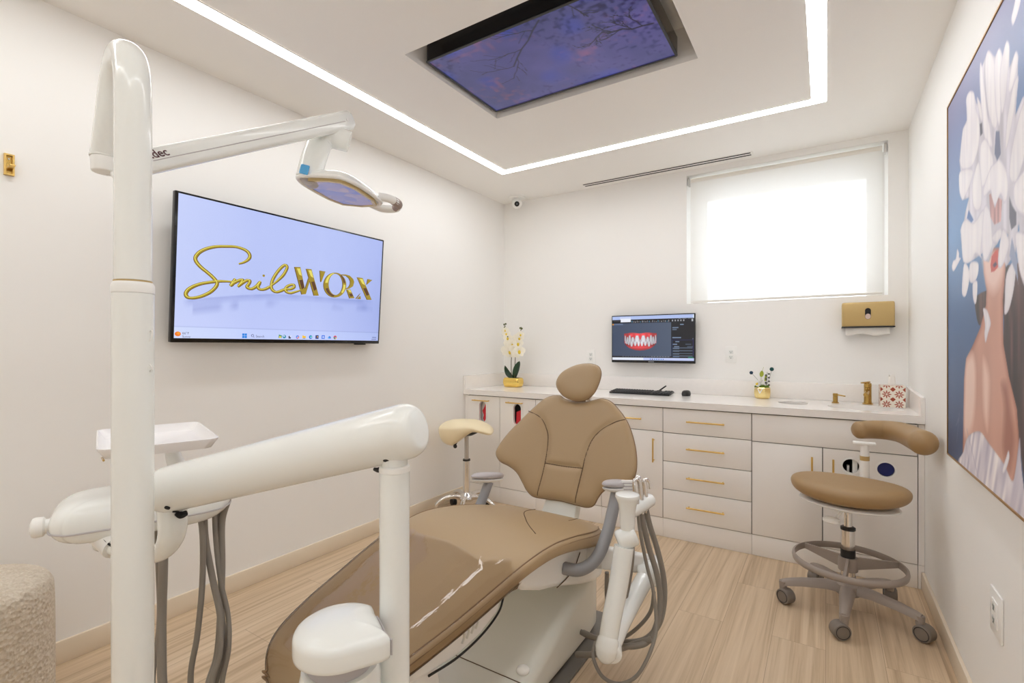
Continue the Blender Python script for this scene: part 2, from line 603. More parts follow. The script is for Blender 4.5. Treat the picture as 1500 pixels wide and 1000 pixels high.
ICONS = {'sun': (-0.5942, -0.3053), 't1': (-0.576, -0.3028), 't2': (-0.5756, -0.3184), 'win': (-0.2852, -0.3082), 'sr': (-0.2433, -0.3074), 'srt': (-0.226, -0.3117), 'a0': (-0.0769, -0.3091), 'a1': (-0.0297, -0.3107), 'a2': (0.016, -0.3099), 'a3': (0.0575, -0.3093), 'a4': (0.1, -0.3086), 'a5': (0.1426, -0.3078), 'a6': (0.1843, -0.3072), 'a7': (0.2271, -0.3082), 'a8': (0.2688, -0.3084), 'c1': (0.5572, -0.3038), 'c2': (0.558, -0.3163)}
PAINTING = [('hair', (58, 42, 46), [(0.415, 0.565), (0.423, 0.508), (0.464, 0.472), (0.51, 0.495), (0.569, 0.544), (0.555, 0.575)]), ('hair', (62, 44, 47), [(0.687, 0.618), (0.711, 0.478), (0.699, 0.387), (0.74, 0.317), (0.789, 0.251), (0.826, 0.187), (0.861, 0.111), (0.916, -0.019), (1.049, -0.048), (1.22, 0.029), (1.101, 0.339), (0.992, 0.57)]), ('skinbase', (214, 164, 146), [(0.503, 0.71), (0.51, 0.631), (0.54, 0.577), (0.533, 0.531), (0.472, 0.468), (0.372, 0.409), (0.29, 0.37), (0.26, 0.297), (0.251, 0.169), (0.241, 0.03), (0.495, 0.095), (0.717, 0.053), (0.789, 0.044), (0.841, 0.156), (0.821, 0.254), (0.757, 0.332), (0.711, 0.415), (0.705, 0.533), (0.728, 0.612), (0.723, 0.673)]), ('skin', (240, 206, 194), [(0.495, 0.695), (0.503, 0.632), (0.533, 0.583), (0.596, 0.55), (0.643, 0.55), (0.693, 0.575), (0.723, 0.613), (0.723, 0.662)]), ('skin', (240, 208, 194), [(0.29, 0.37), (0.26, 0.287), (0.251, 0.098), (0.363, 0.116), (0.423, 0.211), (0.432, 0.341), (0.381, 0.4)]), ('skin', (240, 206, 192), [(0.495, 0.384), (0.495, 0.219), (0.555, 0.145), (0.583, 0.228), (0.583, 0.337)]), ('skin', (168, 112, 96), [(0.674, 0.313), (0.699, 0.241), (0.687, 0.138), (0.723, 0.081), (0.779, 0.076), (0.821, 0.17), (0.789, 0.251), (0.746, 0.324)]), ('flat', (205, 72, 62), [(0.583, 0.645), (0.596, 0.669), (0.636, 0.68), (0.662, 0.679), (0.662, 0.627), (0.623, 0.619), (0.59, 0.621)]), ('flat', (70, 45, 80), [(0.603, 0.642), (0.636, 0.649), (0.656, 0.635), (0.623, 0.63)]), ('cloth', (222, 216, 226), [(0.21, -0.028), (0.251, 0.046), (0.318, 0.109), (0.464, 0.148), (0.569, 0.128), (0.711, 0.097), (0.779, 0.067), (0.805, 0.099), (0.841, 0.19), (0.856, 0.11), (0.916, -0.035), (0.916, -0.098)]), ('petal', (236, 232, 238), [(0.503, 0.523), (0.54, 0.522), (0.569, 0.504), (0.59, 0.474), (0.562, 0.445), (0.533, 0.417), (0.518, 0.446), (0.525, 0.474)]), ('petal', (240, 236, 240), [(0.751, 0.14), (0.762, 0.121), (0.734, 0.084), (0.705, 0.065), (0.699, 0.08), (0.728, 0.115)]), ('mass', (214, 210, 221), [(0.472, 1.286), (0.495, 1.264), (0.555, 1.281), (0.63, 1.227), (0.668, 1.231), (0.699, 1.189), (0.734, 1.216), (0.762, 1.188), (0.762, 1.135), (0.81, 1.151), (0.831, 1.127), (0.826, 1.079), (0.831, 1.068), (0.81, 0.993), (0.861, 1.014), (1.101, 0.978), (1.22, 0.725), (1.049, 0.535), (0.861, 0.587), (0.831, 0.708), (0.81, 0.644), (0.734, 0.617), (0.699, 0.644), (0.746, 0.699), (0.699, 0.717), (0.656, 0.692), (0.617, 0.685), (0.569, 0.653), (0.495, 0.67), (0.525, 0.69), (0.464, 0.689), (0.372, 0.686), (0.251, 0.699), (0.21, 0.801), (0.251, 0.828), (0.28, 0.869), (0.327, 0.903), (0.26, 0.913), (0.2, 0.948), (0.22, 1.002), (0.189, 1.072), (0.241, 1.167), (0.299, 1.175), (0.29, 1.248), (0.336, 1.257), (0.389, 1.231), (0.432, 1.177), (0.48, 1.156), (0.464, 1.226)]), ('petal', (240, 236, 241), [(0.472, 1.286), (0.495, 1.264), (0.518, 1.202), (0.555, 1.095), (0.583, 1.045), (0.603, 0.978), (0.525, 1.025), (0.48, 1.156), (0.464, 1.237)]), ('petal', (235, 231, 236), [(0.555, 1.281), (0.617, 1.23), (0.649, 1.142), (0.662, 1.043), (0.623, 1.02), (0.555, 1.105), (0.525, 1.239)]), ('petal', (239, 235, 240), [(0.668, 1.231), (0.705, 1.181), (0.699, 1.101), (0.674, 1.012), (0.636, 1.072), (0.623, 1.202)]), ('petal', (234, 230, 235), [(0.734, 1.216), (0.762, 1.186), (0.751, 1.131), (0.723, 1.055), (0.687, 1.042), (0.674, 1.149), (0.699, 1.193)]), ('petal', (238, 234, 239), [(0.81, 1.151), (0.831, 1.123), (0.81, 1.086), (0.768, 1.062), (0.746, 1.081), (0.773, 1.13)]), ('petal', (233, 229, 234), [(0.821, 1.086), (0.831, 1.063), (0.8, 1.005), (0.757, 0.944), (0.723, 0.929), (0.734, 0.996), (0.779, 1.066)]), ('petal', (237, 233, 238), [(0.336, 1.257), (0.398, 1.226), (0.423, 1.169), (0.464, 1.11), (0.464, 1.047), (0.423, 1.008), (0.363, 0.994), (0.251, 1.017), (0.2, 1.068), (0.241, 1.162), (0.299, 1.175), (0.29, 1.248)]), ('petal', (232, 228, 233), [(0.432, 1.198), (0.48, 1.156), (0.503, 1.101), (0.48, 1.098), (0.448, 1.149)]), ('petal', (236, 232, 237), [(0.2, 1.032), (0.372, 0.989), (0.363, 0.949), (0.27, 0.918), (0.23, 0.921), (0.189, 0.967)]), ('petal', (240, 236, 241), [(0.495, 1.036), (0.54, 1.028), (0.583, 0.986), (0.617, 0.93), (0.569, 0.897), (0.48, 0.896), (0.464, 0.974), (0.472, 1.023)]), ('petal', (235, 231, 236), [(0.432, 0.984), (0.472, 0.971), (0.495, 0.86), (0.448, 0.83), (0.381, 0.867), (0.372, 0.936)]), ('petal', (239, 235, 240), [(0.643, 0.927), (0.674, 0.924), (0.723, 0.887), (0.751, 0.839), (0.74, 0.798), (0.711, 0.791), (0.681, 0.822), (0.636, 0.802), (0.603, 0.817), (0.583, 0.858), (0.518, 0.855), (0.51, 0.887), (0.583, 0.927)]), ('petal', (234, 230, 235), [(0.861, 0.997), (0.951, 0.99), (0.907, 0.898), (0.821, 0.82), (0.757, 0.847), (0.779, 0.918)]), ('petal', (238, 234, 239), [(0.861, 0.833), (0.992, 0.838), (1.101, 0.693), (0.951, 0.698), (0.821, 0.744), (0.789, 0.811)]), ('petal', (233, 229, 234), [(0.28, 0.845), (0.398, 0.809), (0.51, 0.826), (0.51, 0.774), (0.495, 0.736), (0.48, 0.697), (0.495, 0.674), (0.415, 0.703), (0.363, 0.685), (0.251, 0.701), (0.22, 0.787), (0.21, 0.825)]), ('petal', (237, 233, 238), [(0.525, 0.832), (0.583, 0.799), (0.603, 0.726), (0.603, 0.693), (0.533, 0.66), (0.495, 0.695), (0.495, 0.767)]), ('petal', (232, 228, 233), [(0.603, 0.726), (0.668, 0.736), (0.693, 0.727), (0.699, 0.708), (0.649, 0.695), (0.61, 0.705)]), ('petal', (236, 232, 237), [(0.699, 0.726), (0.746, 0.699), (0.757, 0.67), (0.717, 0.632), (0.674, 0.621), (0.656, 0.65)]), ('petal', (240, 236, 241), [(0.81, 0.695), (0.907, 0.66), (0.992, 0.54), (1.049, 0.464), (0.951, 0.499), (0.861, 0.562), (0.821, 0.625)]), ('petal', (235, 231, 236), [(0.734, 0.603), (0.81, 0.627), (0.8, 0.56), (0.757, 0.503), (0.717, 0.493), (0.717, 0.532)]), ('petal', (239, 235, 240), [(0.26, 0.695), (0.327, 0.672), (0.336, 0.626), (0.29, 0.58), (0.241, 0.584), (0.23, 0.618)]), ('petal', (234, 230, 235), [(0.345, 0.685), (0.448, 0.673), (0.448, 0.634), (0.398, 0.612), (0.336, 0.626)]), ('petal', (238, 234, 239), [(0.381, 0.616), (0.44, 0.614), (0.432, 0.555), (0.407, 0.542), (0.381, 0.57)]), ('petal', (233, 229, 234), [(0.157, 0.764), (0.189, 0.744), (0.189, 0.73), (0.22, 0.72), (0.189, 0.71), (0.101, 0.687), (0.066, 0.707), (0.089, 0.73), (0.135, 0.733)]), ('petal', (237, 233, 238), [(0.8, 1.279), (0.831, 1.328), (0.861, 1.276), (0.836, 1.241), (0.789, 1.223), (0.773, 1.252)]), ('strand', (186, 140, 140), [(0.569, 0.853), (0.59, 0.852), (0.63, 0.801), (0.662, 0.822), (0.699, 0.805), (0.687, 0.747), (0.623, 0.751), (0.583, 0.783)]), ('flat', (70, 110, 175), [(0.327, 0.867), (0.398, 0.815), (0.363, 0.812), (0.299, 0.841)]), ('flat', (92, 90, 108), [(0.757, 0.803), (0.784, 0.769), (0.816, 0.745), (0.816, 0.711), (0.773, 0.706), (0.757, 0.741)]), ('flat', (110, 118, 150), [(0.636, 1.015), (0.674, 1.001), (0.687, 0.931), (0.649, 0.923), (0.623, 0.952)]), ('flat', (150, 160, 190), [(0.779, 0.693), (0.821, 0.625), (0.831, 0.557), (0.805, 0.594), (0.757, 0.644)]), ('flat', (86, 84, 104), [(0.472, 1.055), (0.503, 1.054), (0.495, 1.092), (0.464, 1.1)])]


# ================================================================ THE ROOM
def floor_material():
    m = bpy.data.materials.new('oak_plank_floor')
    m.use_nodes = True
    nt = m.node_tree
    b = nt.nodes['Principled BSDF']
    tc = nt.nodes.new('ShaderNodeTexCoord')
    mp = nt.nodes.new('ShaderNodeMapping')
    mp.inputs['Rotation'].default_value = (0, 0, R(90))
    nt.links.new(tc.outputs['Object'], mp.inputs['Vector'])
    br = nt.nodes.new('ShaderNodeTexBrick')
    br.inputs['Color1'].default_value = (0.0, 0.0, 0.0, 1)
    br.inputs['Color2'].default_value = (1, 1, 1, 1)
    br.inputs['Mortar'].default_value = (0.5, 0.5, 0.5, 1)
    br.inputs['Scale'].default_value = 1.0
    br.inputs['Mortar Size'].default_value = 0.0009
    br.inputs['Brick Width'].default_value = 1.22
    br.inputs['Row Height'].default_value = 0.2
    br.offset = 0.37
    nt.links.new(mp.outputs['Vector'], br.inputs['Vector'])
    ms = nt.nodes.new('ShaderNodeMapping')
    ms.inputs['Scale'].default_value = (34.0, 0.75, 1.0)
    nt.links.new(tc.outputs['Object'], ms.inputs['Vector'])
    # shift the grain from plank to plank
    sep = nt.nodes.new('ShaderNodeVectorMath')
    sep.operation = 'MULTIPLY_ADD'
    sep.inputs[1].default_value = (7.0, 5.0, 3.0)
    nt.links.new(br.outputs['Color'], sep.inputs[0])
    nt.links.new(ms.outputs['Vector'], sep.inputs[2])
    n1 = nt.nodes.new('ShaderNodeTexNoise')
    n1.inputs['Scale'].default_value = 1.0
    n1.inputs['Detail'].default_value = 6
    n1.inputs['Roughness'].default_value = 0.62
    n1.inputs['Distortion'].default_value = 0.6
    nt.links.new(sep.outputs['Vector'], n1.inputs['Vector'])
    cr = nt.nodes.new('ShaderNodeValToRGB')
    cr.color_ramp.elements[0].position = 0.30
    cr.color_ramp.elements[0].color = (0.425, 0.30, 0.185, 1)
    cr.color_ramp.elements[1].position = 0.72
    cr.color_ramp.elements[1].color = (0.72, 0.575, 0.415, 1)
    e = cr.color_ramp.elements.new(0.5)
    e.color = (0.615, 0.47, 0.315, 1)
    nt.links.new(n1.outputs['Fac'], cr.inputs['Fac'])
    hv = nt.nodes.new('ShaderNodeHueSaturation')
    mr = nt.nodes.new('ShaderNodeMapRange')
    mr.inputs[3].default_value = 0.97
    mr.inputs[4].default_value = 1.03
    nt.links.new(br.outputs['Color'], mr.inputs[0])
    nt.links.new(mr.outputs[0], hv.inputs['Value'])
    nt.links.new(cr.outputs['Color'], hv.inputs['Color'])
    mx = nt.nodes.new('ShaderNodeMix')
    mx.data_type = 'RGBA'
    mx.inputs[7].default_value = (0.36, 0.25, 0.16, 1)
    nt.links.new(br.outputs['Fac'], mx.inputs[0])
    nt.links.new(hv.outputs['Color'], mx.inputs[6])
    nt.links.new(mx.outputs[2], b.inputs['Base Color'])
    b.inputs['Roughness'].default_value = 0.42
    bp = nt.nodes.new('ShaderNodeBump')
    bp.inputs['Strength'].default_value = 0.08
    bp.inputs['Distance'].default_value = 0.002
    nt.links.new(n1.outputs['Fac'], bp.inputs['Height'])
    nt.links.new(bp.outputs['Normal'], b.inputs['Normal'])
    return m


FLOOR = floor_material()


def struct(name, mb, m, parent=None, sharp=30):
    o = mb.build(name, m, parent, sharp=sharp)
    if parent is None:
        o['kind'] = 'structure'
    return o


T = 0.12
struct('floor', MB().boxx(XL - T, XR + T, YF - T, YB + T, -0.1, 0.0), FLOOR)
struct('wall_left', MB().boxx(XL - T, XL, YF - T, YB + T, 0, H), WALL)
struct('wall_right', MB().boxx(XR, XR + T, YF - T, YB + T, 0, H), WALL)
struct('wall_front', MB().boxx(XL, XR, YF - T, YF, 0, H), WALL)

# window opening in the back wall
WX0, WX1, WZ0, WZ1 = -0.905, 0.334, 1.60, 2.585
WT = 0.30
struct('wall_back', MB().plate([(XL, 0), (XR, 0), (XR, H), (XL, H)], [[(WX0, WZ0), (WX1, WZ0), (WX1, WZ1), (WX0, WZ1)]],
                               (0, YB, 0), (1, 0, 0), (0, 0, 1), (0, WT, 0)), WALL)

# ceiling with the recess for the overhead screen
CX0, CX1, CY0, CY1 = -1.652, -0.507, 1.661, 2.425
LX0, LX1, LY0, LY1, LW = -2.146, 0.004, -0.62, 3.222, 0.070   # light strip, outer rectangle and width
mbc = MB()
mbc.plate([(XL - T, YF - T), (XR + T, YF - T), (XR + T, YB + T), (XL - T, YB + T)],
          [[(CX0, CY0), (CX1, CY0), (CX1, CY1), (CX0, CY1)]], (0, 0, H), (1, 0, 0), (0, 1, 0), (0, 0, 0.17))
struct('ceiling', mbc, CEIL)
struct('trim_1', MB().boxx(CX0 - 0.02, CX1 + 0.02, CY0 - 0.02, CY1 + 0.02, H + 0.17, H + 0.19), CEIL)

# baseboards
BH, BT, YD_ = 0.092, 0.014, YC + 0.020
for nm, b in (('baseboard_left', (XL, XL + BT, YF, YC + 0.02)), ('baseboard_right', (XR - BT, XR, YF, YD_ + 0.003)),
              ('baseboard_front', (XL + BT, XR - BT, YF, YF + BT))):
    struct(nm, MB().boxx(b[0], b[1], b[2], b[3], 0, BH, 0.003), TRIM)

# window behind the blind
win = bpy.data.objects.new('window_1', None)
COL.objects.link(win)
win.location = (-0.28, YB + 0.24, WZ0)
ORIGIN['window_1'] = Vector(win.location)
win['kind'] = 'structure'
ALU = mat('window_frame_paint', (0.75, 0.73, 0.70), 0.5)
GX0, GX1, GZ0, GZ1 = -0.80, 0.235, 1.62, 2.43
MB().plate([(WX0, WZ0), (WX1, WZ0), (WX1, WZ1), (WX0, WZ1)], [[(GX0, GZ0), (GX1, GZ0), (GX1, GZ1), (GX0, GZ1)]],
           (0, YB + 0.225, 0), (1, 0, 0), (0, 0, 1), (0, 0.05, 0)).build('window_frame', ALU, win)
gm = bpy.data.materials.new('window_glass')
gm.use_nodes = True
nt = gm.node_tree
nt.nodes.remove(nt.nodes['Principled BSDF'])
tr, gl, mixn, fr = (nt.nodes.new(x) for x in ('ShaderNodeBsdfTransparent', 'ShaderNodeBsdfGlossy', 'ShaderNodeMixShader', 'ShaderNodeFresnel'))
gl.inputs['Roughness'].default_value = 0.02
nt.links.new(fr.outputs[0], mixn.inputs[0])
nt.links.new(tr.outputs[0], mixn.inputs[1])
nt.links.new(gl.outputs[0], mixn.inputs[2])
nt.links.new(mixn.outputs[0], nt.nodes['Material Output'].inputs['Surface'])
MB().boxx(GX0 + .001, GX1 - .001, YB + 0.245, YB + 0.251, GZ0 + .001, GZ1 - .001).build('pane', gm, win)

# ---------------------------------------------------------------- ceiling light strip
ledm = emat('led_diffuser', (0.975, 0.99, 1.0), LED_POWER)
led = thing('ceiling_light_strip', ((LX0 + LX1) / 2, (LY0 + LY1) / 2, H), 'thin rectangular line of white light set flush in the ceiling', 'ceiling light')
z0, z1 = H - 0.004, H - 0.001
for nm, b in (('diffuser', (LX0, LX1, LY1 - LW, LY1)), ('diffuser', (LX0, LX1, LY0, LY0 + LW)),
              ('diffuser', (LX0, LX0 + LW, LY0 + LW, LY1 - LW)), ('diffuser', (LX1 - LW, LX1, LY0 + LW, LY1 - LW))):
    MB().boxx(b[0], b[1], b[2], b[3], z0, z1).build(nm, ledm, led)
w = 0.006
MB().plate([(LX0 - w, LY0 - w), (LX1 + w, LY0 - w), (LX1 + w, LY1 + w), (LX0 - w, LY1 + w)],
           [[(LX0, LY0), (LX1, LY0), (LX1, LY1), (LX0, LY1)]], (0, 0, z0 - 0.001), (1, 0, 0), (0, 1, 0), (0, 0, 0.004)).build('outer_frame', CEIL, led)
a = LW
MB().plate([(LX0 + a, LY0 + a), (LX1 - a, LY0 + a), (LX1 - a, LY1 - a), (LX0 + a, LY1 - a)],
           [[(LX0 + a + w, LY0 + a + w), (LX1 - a - w, LY0 + a + w), (LX1 - a - w, LY1 - a - w), (LX0 + a + w, LY1 - a - w)]],
           (0, 0, z0 - 0.001), (1, 0, 0), (0, 1, 0), (0, 0, 0.004)).build('inner_frame', CEIL, led)

# ---------------------------------------------------------------- linear air slot in the ceiling
vent = thing('air_vent', (-1.07, 3.81, H), 'long black two-slot air vent in the ceiling by the window', 'air vent')
MB().boxx(-1.725, -0.43, 3.778, 3.848, H - 0.004, H - 0.0005, 0.001).build('vent_frame', CEIL, vent)
for y in (3.793, 3.834):
    MB().boxx(-1.712, -0.443, y - 0.0085, y + 0.0085, H - 0.0052, H - 0.0032).build('slot', DARKHOLE, vent)

# ---------------------------------------------------------------- overhead screen in the ceiling recess
TX0, TX1, TY0, TY1 = -1.632, -0.588, 1.778, 2.385
ZS = H + 0.02
ctv = thing('ceiling_television', ((TX0 + TX1) / 2, (TY0 + TY1) / 2, ZS), 'television set in a ceiling recess showing dark branches against violet sky', 'television')
MB().plate(rrect(TX0, TX1, TY0, TY1, 0.02), [], (0, 0, ZS + 0.001), (1, 0, 0), (0, 1, 0), (0, 0, 0.075)).build('casing', GLOSSBLACK, ctv)
MB().plate(rrect(TX0, TX1, TY0, TY1, 0.012), [[(TX0 + 0.012, TY0 + 0.012), (TX1 - 0.012, TY0 + 0.012), (TX1 - 0.012, TY1 - 0.012), (TX0 + 0.012, TY1 - 0.012)]],
           (0, 0, ZS - 0.004), (1, 0, 0), (0, 1, 0), (0, 0, 0.004)).build('bezel', BLACK, ctv)
MB().boxx(-1.25, -0.95, 1.95, 2.18, ZS + 0.077, H + 0.169).build('mount', BLACK, ctv)


def sky_picture(X, Y):
    w, h = TX1 - TX0 - 0.024, TY1 - TY0 - 0.024
    c = np.zeros(X.shape + (3,))
    c[:] = (82, 80, 146)
    n = vnoise(X, Y, 4, 1) * .5 + vnoise(X, Y, 9, 2) * .3 + vnoise(X, Y, 22, 3) * .2
    c += (n[..., None] - .5) * np.array((50, 34, 46))
    n2 = vnoise(X, Y, 7, 5)
    c += np.clip(n2 - .62, 0, 1)[..., None] * np.array((-90, -20, 120))
    n3 = vnoise(X, Y, 6, 8) * vnoise(X, Y, 40, 9)
    c += np.clip(n3 - .3, 0, 1)[..., None] * np.array((110, 20, -20))
    g = vnoise(X, Y, 60, 12) * vnoise(X, Y, 3, 13)
    c -= np.clip(g - .36, 0, 1)[..., None] * np.array((130, 130, 130))
    rs = random.Random(4)

    def branch(p, a, L, wd, depth):
        pts = [p]
        x, y = p
        for _ in range(5):
            a2 = a + rs.uniform(-.3, .3)
            x, y = x + math.cos(a2) * L / 5, y + math.sin(a2) * L / 5
            pts.append((x, y))
        d = seg_dist(X, Y, pts)
        k = np.clip(1.4 - d / wd, 0, 1)[..., None]
        c[:] = c * (1 - .85 * k) + np.array((16, 12, 30)) * .85 * k
        if depth:
            for q in pts[1:]:
                if rs.random() < .75:
                    branch(q, a + rs.choice((-1, 1)) * rs.uniform(.4, .9), L * .5, wd * .6, depth - 1)
    branch((.60, .02), R(150), .36, .0035, 2)
    branch((1.0, .30), R(200), .22, .0045, 3)
    branch((.74, .0), R(60), .12, .003, 1)
    return c


picture('screen', (TX0 + 0.012, TY0 + 0.012, ZS - 0.001), (1, 0, 0), (0, 1, 0), TX1 - TX0 - 0.024, TY1 - TY0 - 0.024, 260, 160, sky_picture, attr_mat('ceiling_screen', SCREEN * 0.62, 0.25), ctv)

# ---------------------------------------------------------------- dome camera
dc = Vector((-2.37, 3.80, H))
cc = thing('security_camera', dc, 'small white dome security camera on the ceiling in the far corner', 'security camera')
MB().lathe([(0.0001, -0.001), (0.076, -0.001), (0.076, -0.010), (0.068, -0.016), (0.045, -0.018), (0.0001, -0.018)], dc).build('mount_plate', UNIT2, cc)
b0 = dc + Vector((0.004, -0.006, -0.058))
MB().ell(b0, (0.047, 0.047, 0.047)).build('ball', UNIT2, cc)
aim = (Vector((0, 0, 1.0)) - b0).normalized()
MB().cyl(b0 + aim * 0.034, b0 + aim * 0.0490, 0.024, 0.022).build('face', GLOSSBLACK, cc)
ln = MB()
ln.cyl(b0 + aim * 0.044, b0 + aim * 0.0500, 0.012, 0.010)
ln.build('lens', mat('lens_grey', (0.08, 0.09, 0.10), 0.15), cc)

# ---------------------------------------------------------------- roller blind
bl = thing('roller_blind', ((WX0 + WX1) / 2, YB, WZ0), 'white roller blind drawn down over the back wall window', 'blind')
clothm = bpy.data.materials.new('blind_cloth')
clothm.use_nodes = True
nt = clothm.node_tree
nt.nodes.remove(nt.nodes['Principled BSDF'])
df, tl, tp = (nt.nodes.new(x) for x in ('ShaderNodeBsdfDiffuse', 'ShaderNodeBsdfTranslucent', 'ShaderNodeBsdfTransparent'))
df.inputs[0].default_value = (0.84, 0.82, 0.77, 1)
tl.inputs[0].default_value = (0.85, 0.86, 0.86, 1)
m1, m2 = nt.nodes.new('ShaderNodeMixShader'), nt.nodes.new('ShaderNodeMixShader')
m1.inputs[0].default_value = 0.33
m2.inputs[0].default_value = 0.07
nt.links.new(df.outputs[0], m1.inputs[1])
nt.links.new(tl.outputs[0], m1.inputs[2])
nt.links.new(m1.outputs[0], m2.inputs[1])
nt.links.new(tp.outputs[0], m2.inputs[2])
nt.links.new(m2.outputs[0], nt.nodes['Material Output'].inputs['Surface'])
bx0, bx1 = WX0 + 0.028, WX1 - 0.028
mb = MB()
mb.grid(lambda i, j: Vector((bx0 + (bx1 - bx0) * i / 30, YB + 0.012 + 0.002 * math.sin(j * .5 + i * .07) * (1 - j / 24), WZ0 + 0.02 + (WZ1 - 0.055 - WZ0 - 0.02) * j / 24)), 31, 25)
mb.build('cloth', clothm, bl, weld=False)
MB().cyl((bx0, YB + 0.030, WZ1 - 0.040), (bx1, YB + 0.030, WZ1 - 0.040), 0.020).build('roller_tube', mat('roller_tube_cloth', (0.80, 0.77, 0.71), 0.7), bl)
MB().boxx(bx0, bx1, YB + 0.008, YB + 0.018, WZ0 + 0.004, WZ0 + 0.022, 0.003).build('hem_bar', mat('blind_hem', (0.82, 0.80, 0.76), 0.5), bl)
for x in (WX0 + 0.012, WX1 - 0.012):
    MB().boxx(x - 0.006, x + 0.006, YB + 0.004, YB + 0.056, WZ1 - 0.075, WZ1 - 0.012, 0.003).build('bracket', STEEL, bl)


# ================================================================ CABINETS, WORKTOP
YD = YC + 0.020            # face of the doors
DT = 0.019                 # door thickness
ZT = 0.127                 # top of the plinth
ZD = 0.862                 # top of the doors
G = 0.0022                 # half gap between fronts


def bar_handle(parent, p0, p1, r=0.005, off=0.028, m=None, name='handle'):
    p0, p1 = Vector(p0), Vector(p1)
    mb = MB()
    mb.cyl(p0 + Vector((0, -off, 0)), p1 + Vector((0, -off, 0)), r, seg=12, bevel=0.0015)
    d = (p1 - p0).normalized()
    for q in (p0 + d * 0.012, p1 - d * 0.012):
        mb.cyl(q, q + Vector((0, -off, 0)), r * 0.85, seg=10)
    return mb.build(name, m or GOLD, parent)


def carcass(x0, x1, parent):
    y0, y1 = YD + DT + 0.001, YB - 0.006
    mb = MB()
    t = 0.016
    mb.boxx(x0 + 0.001, x0 + t, y0, y1, ZT - 0.125, ZD + 0.003)
    mb.boxx(x1 - t, x1 - 0.001, y0, y1, ZT - 0.125, ZD + 0.003)
    mb.boxx(x0 + t, x1 - t, y0, y1, ZT, ZT + t)
    mb.boxx(x0 + t, x1 - t, y1 - 0.008, y1, ZT + t, ZD - 0.16)
    mb.boxx(x0 + t, x1 - t, y0, y0 + t, ZD - 0.02, ZD + 0.003)
    return mb.build('carcass', CARCASS, parent, weld=False)


def plinth(x0, x1, parent):
    return MB().boxx(x0 + 0.0006, x1 - 0.0006, YD + 0.004, YD + 0.018, 0.001, ZT - 0.003, 0.001).build('plinth', LACQUER, parent)


def front(name, x0, x1, z0, z1, parent, holes=()):
    if holes:
        o = MB().plate([(x0 + G, z0 + G), (x1 - G, z0 + G), (x1 - G, z1 - G), (x0 + G, z1 - G)], holes, (0, YD, 0), (1, 0, 0), (0, 0, 1), (0, DT, 0)).build(name, LACQUER, parent, sharp=30)
    else:
        o = MB().boxx(x0 + G, x1 - G, YD, YD + DT, z0 + G, z1 - G, 0.0015).build(name, LACQUER, parent)
    return o


def unit(x0, x1, label):
    u = thing('base_cabinet', ((x0 + x1) / 2, YD + 0.3, 0), label, 'cabinet', 'white base cabinets along the back wall')
    carcass(x0, x1, u)
    plinth(x0, x1, u)
    return u


# two tall pull-outs with an oval glove slot
RED = mat('red_glove_carton', (0.62, 0.012, 0.03), 0.5)
for x0, x1, sx, hx0, hx1, lab, glab in (
        (-2.562, -2.234, -2.405, -2.497, -2.329, 'white cabinet with oval slot, in the corner behind the cream saddle stool', 'red glove packet filling half of the oval slot nearest the corner'),
        (-2.234, -1.90, -2.066, -2.161, -2.007, 'white cabinet with oval slot, partly hidden by the dental chair backrest', 'red glove packet in the dark oval slot beside the chair backrest')):
    u = unit(x0, x1, lab)
    d = front('door', x0, x1, ZT, ZD, u, [stadium(sx, 0.730, 0.072, 0.170)])
    bar_handle(d, (hx0, YD, 0.824), (hx1, YD, 0.824))
    MB().plate(stadium(sx, 0.730, 0.092, 0.190), [stadium(sx, 0.730, 0.0705, 0.1685)], (0, YD - 0.003, 0), (1, 0, 0), (0, 0, 1), (0, 0.0228, 0)).build('slot_rim', UNIT2, d)
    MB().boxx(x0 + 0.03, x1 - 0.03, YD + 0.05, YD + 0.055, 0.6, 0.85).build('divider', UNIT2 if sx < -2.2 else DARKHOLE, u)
    mb = MB()
    if sx < -2.2:
        mb.plate([(sx + 0.035, 0.64), (sx + 0.035, 0.80), (sx + 0.018, 0.815), (sx + 0.006, 0.775), (sx - 0.006, 0.755), (sx - 0.018, 0.735), (sx - 0.004, 0.70), (sx - 0.012, 0.67), (sx + 0.004, 0.645)],
                 [], (0, YD + 0.022, 0), (1, 0, 0), (0, 0, 1), (0, 0.026, 0))
    else:
        mb.plate([(sx - 0.026, 0.64), (sx + 0.05, 0.64), (sx + 0.05, 0.77), (sx + 0.02, 0.765), (sx - 0.02, 0.748)], [], (0, YD + 0.022, 0), (1, 0, 0), (0, 0, 1), (0, 0.026, 0))
    tag(mb.build('glove_packet', RED, loc=(sx, YD + 0.05, 0.64)), glab, 'glove packet')

u = unit(-1.90, -1.356, 'white base cabinet standing directly behind the dental chair backrest')
front('drawer', -1.90, -1.356, 0.702, ZD, u)
front('door', -1.90, -1.356, ZT, 0.702, u)

u = unit(-1.356, -0.919, 'white cabinet with one drawer over one door, beside the chair backrest')
d = front('drawer', -1.356, -0.919, 0.702, ZD, u)
bar_handle(d, (-1.225, YD, 0.779), (-1.058, YD, 0.779))
d = front('door', -1.356, -0.919, ZT, 0.702, u)
bar_handle(d, (-0.978, YD, 0.495), (-0.978, YD, 0.655))

u = unit(-0.919, -0.381, 'white cabinet of four stacked drawers with gold bar handles')
zs = [ZT, 0.321, 0.508, 0.698, ZD]
for k in range(4):
    d = front('drawer', -0.919, -0.381, zs[k], zs[k + 1], u)
    zc = zs[k] + (zs[k + 1] - zs[k]) * 0.5 + 0.003
    bar_handle(d, (-0.762, YD, zc), (-0.532, YD, zc))

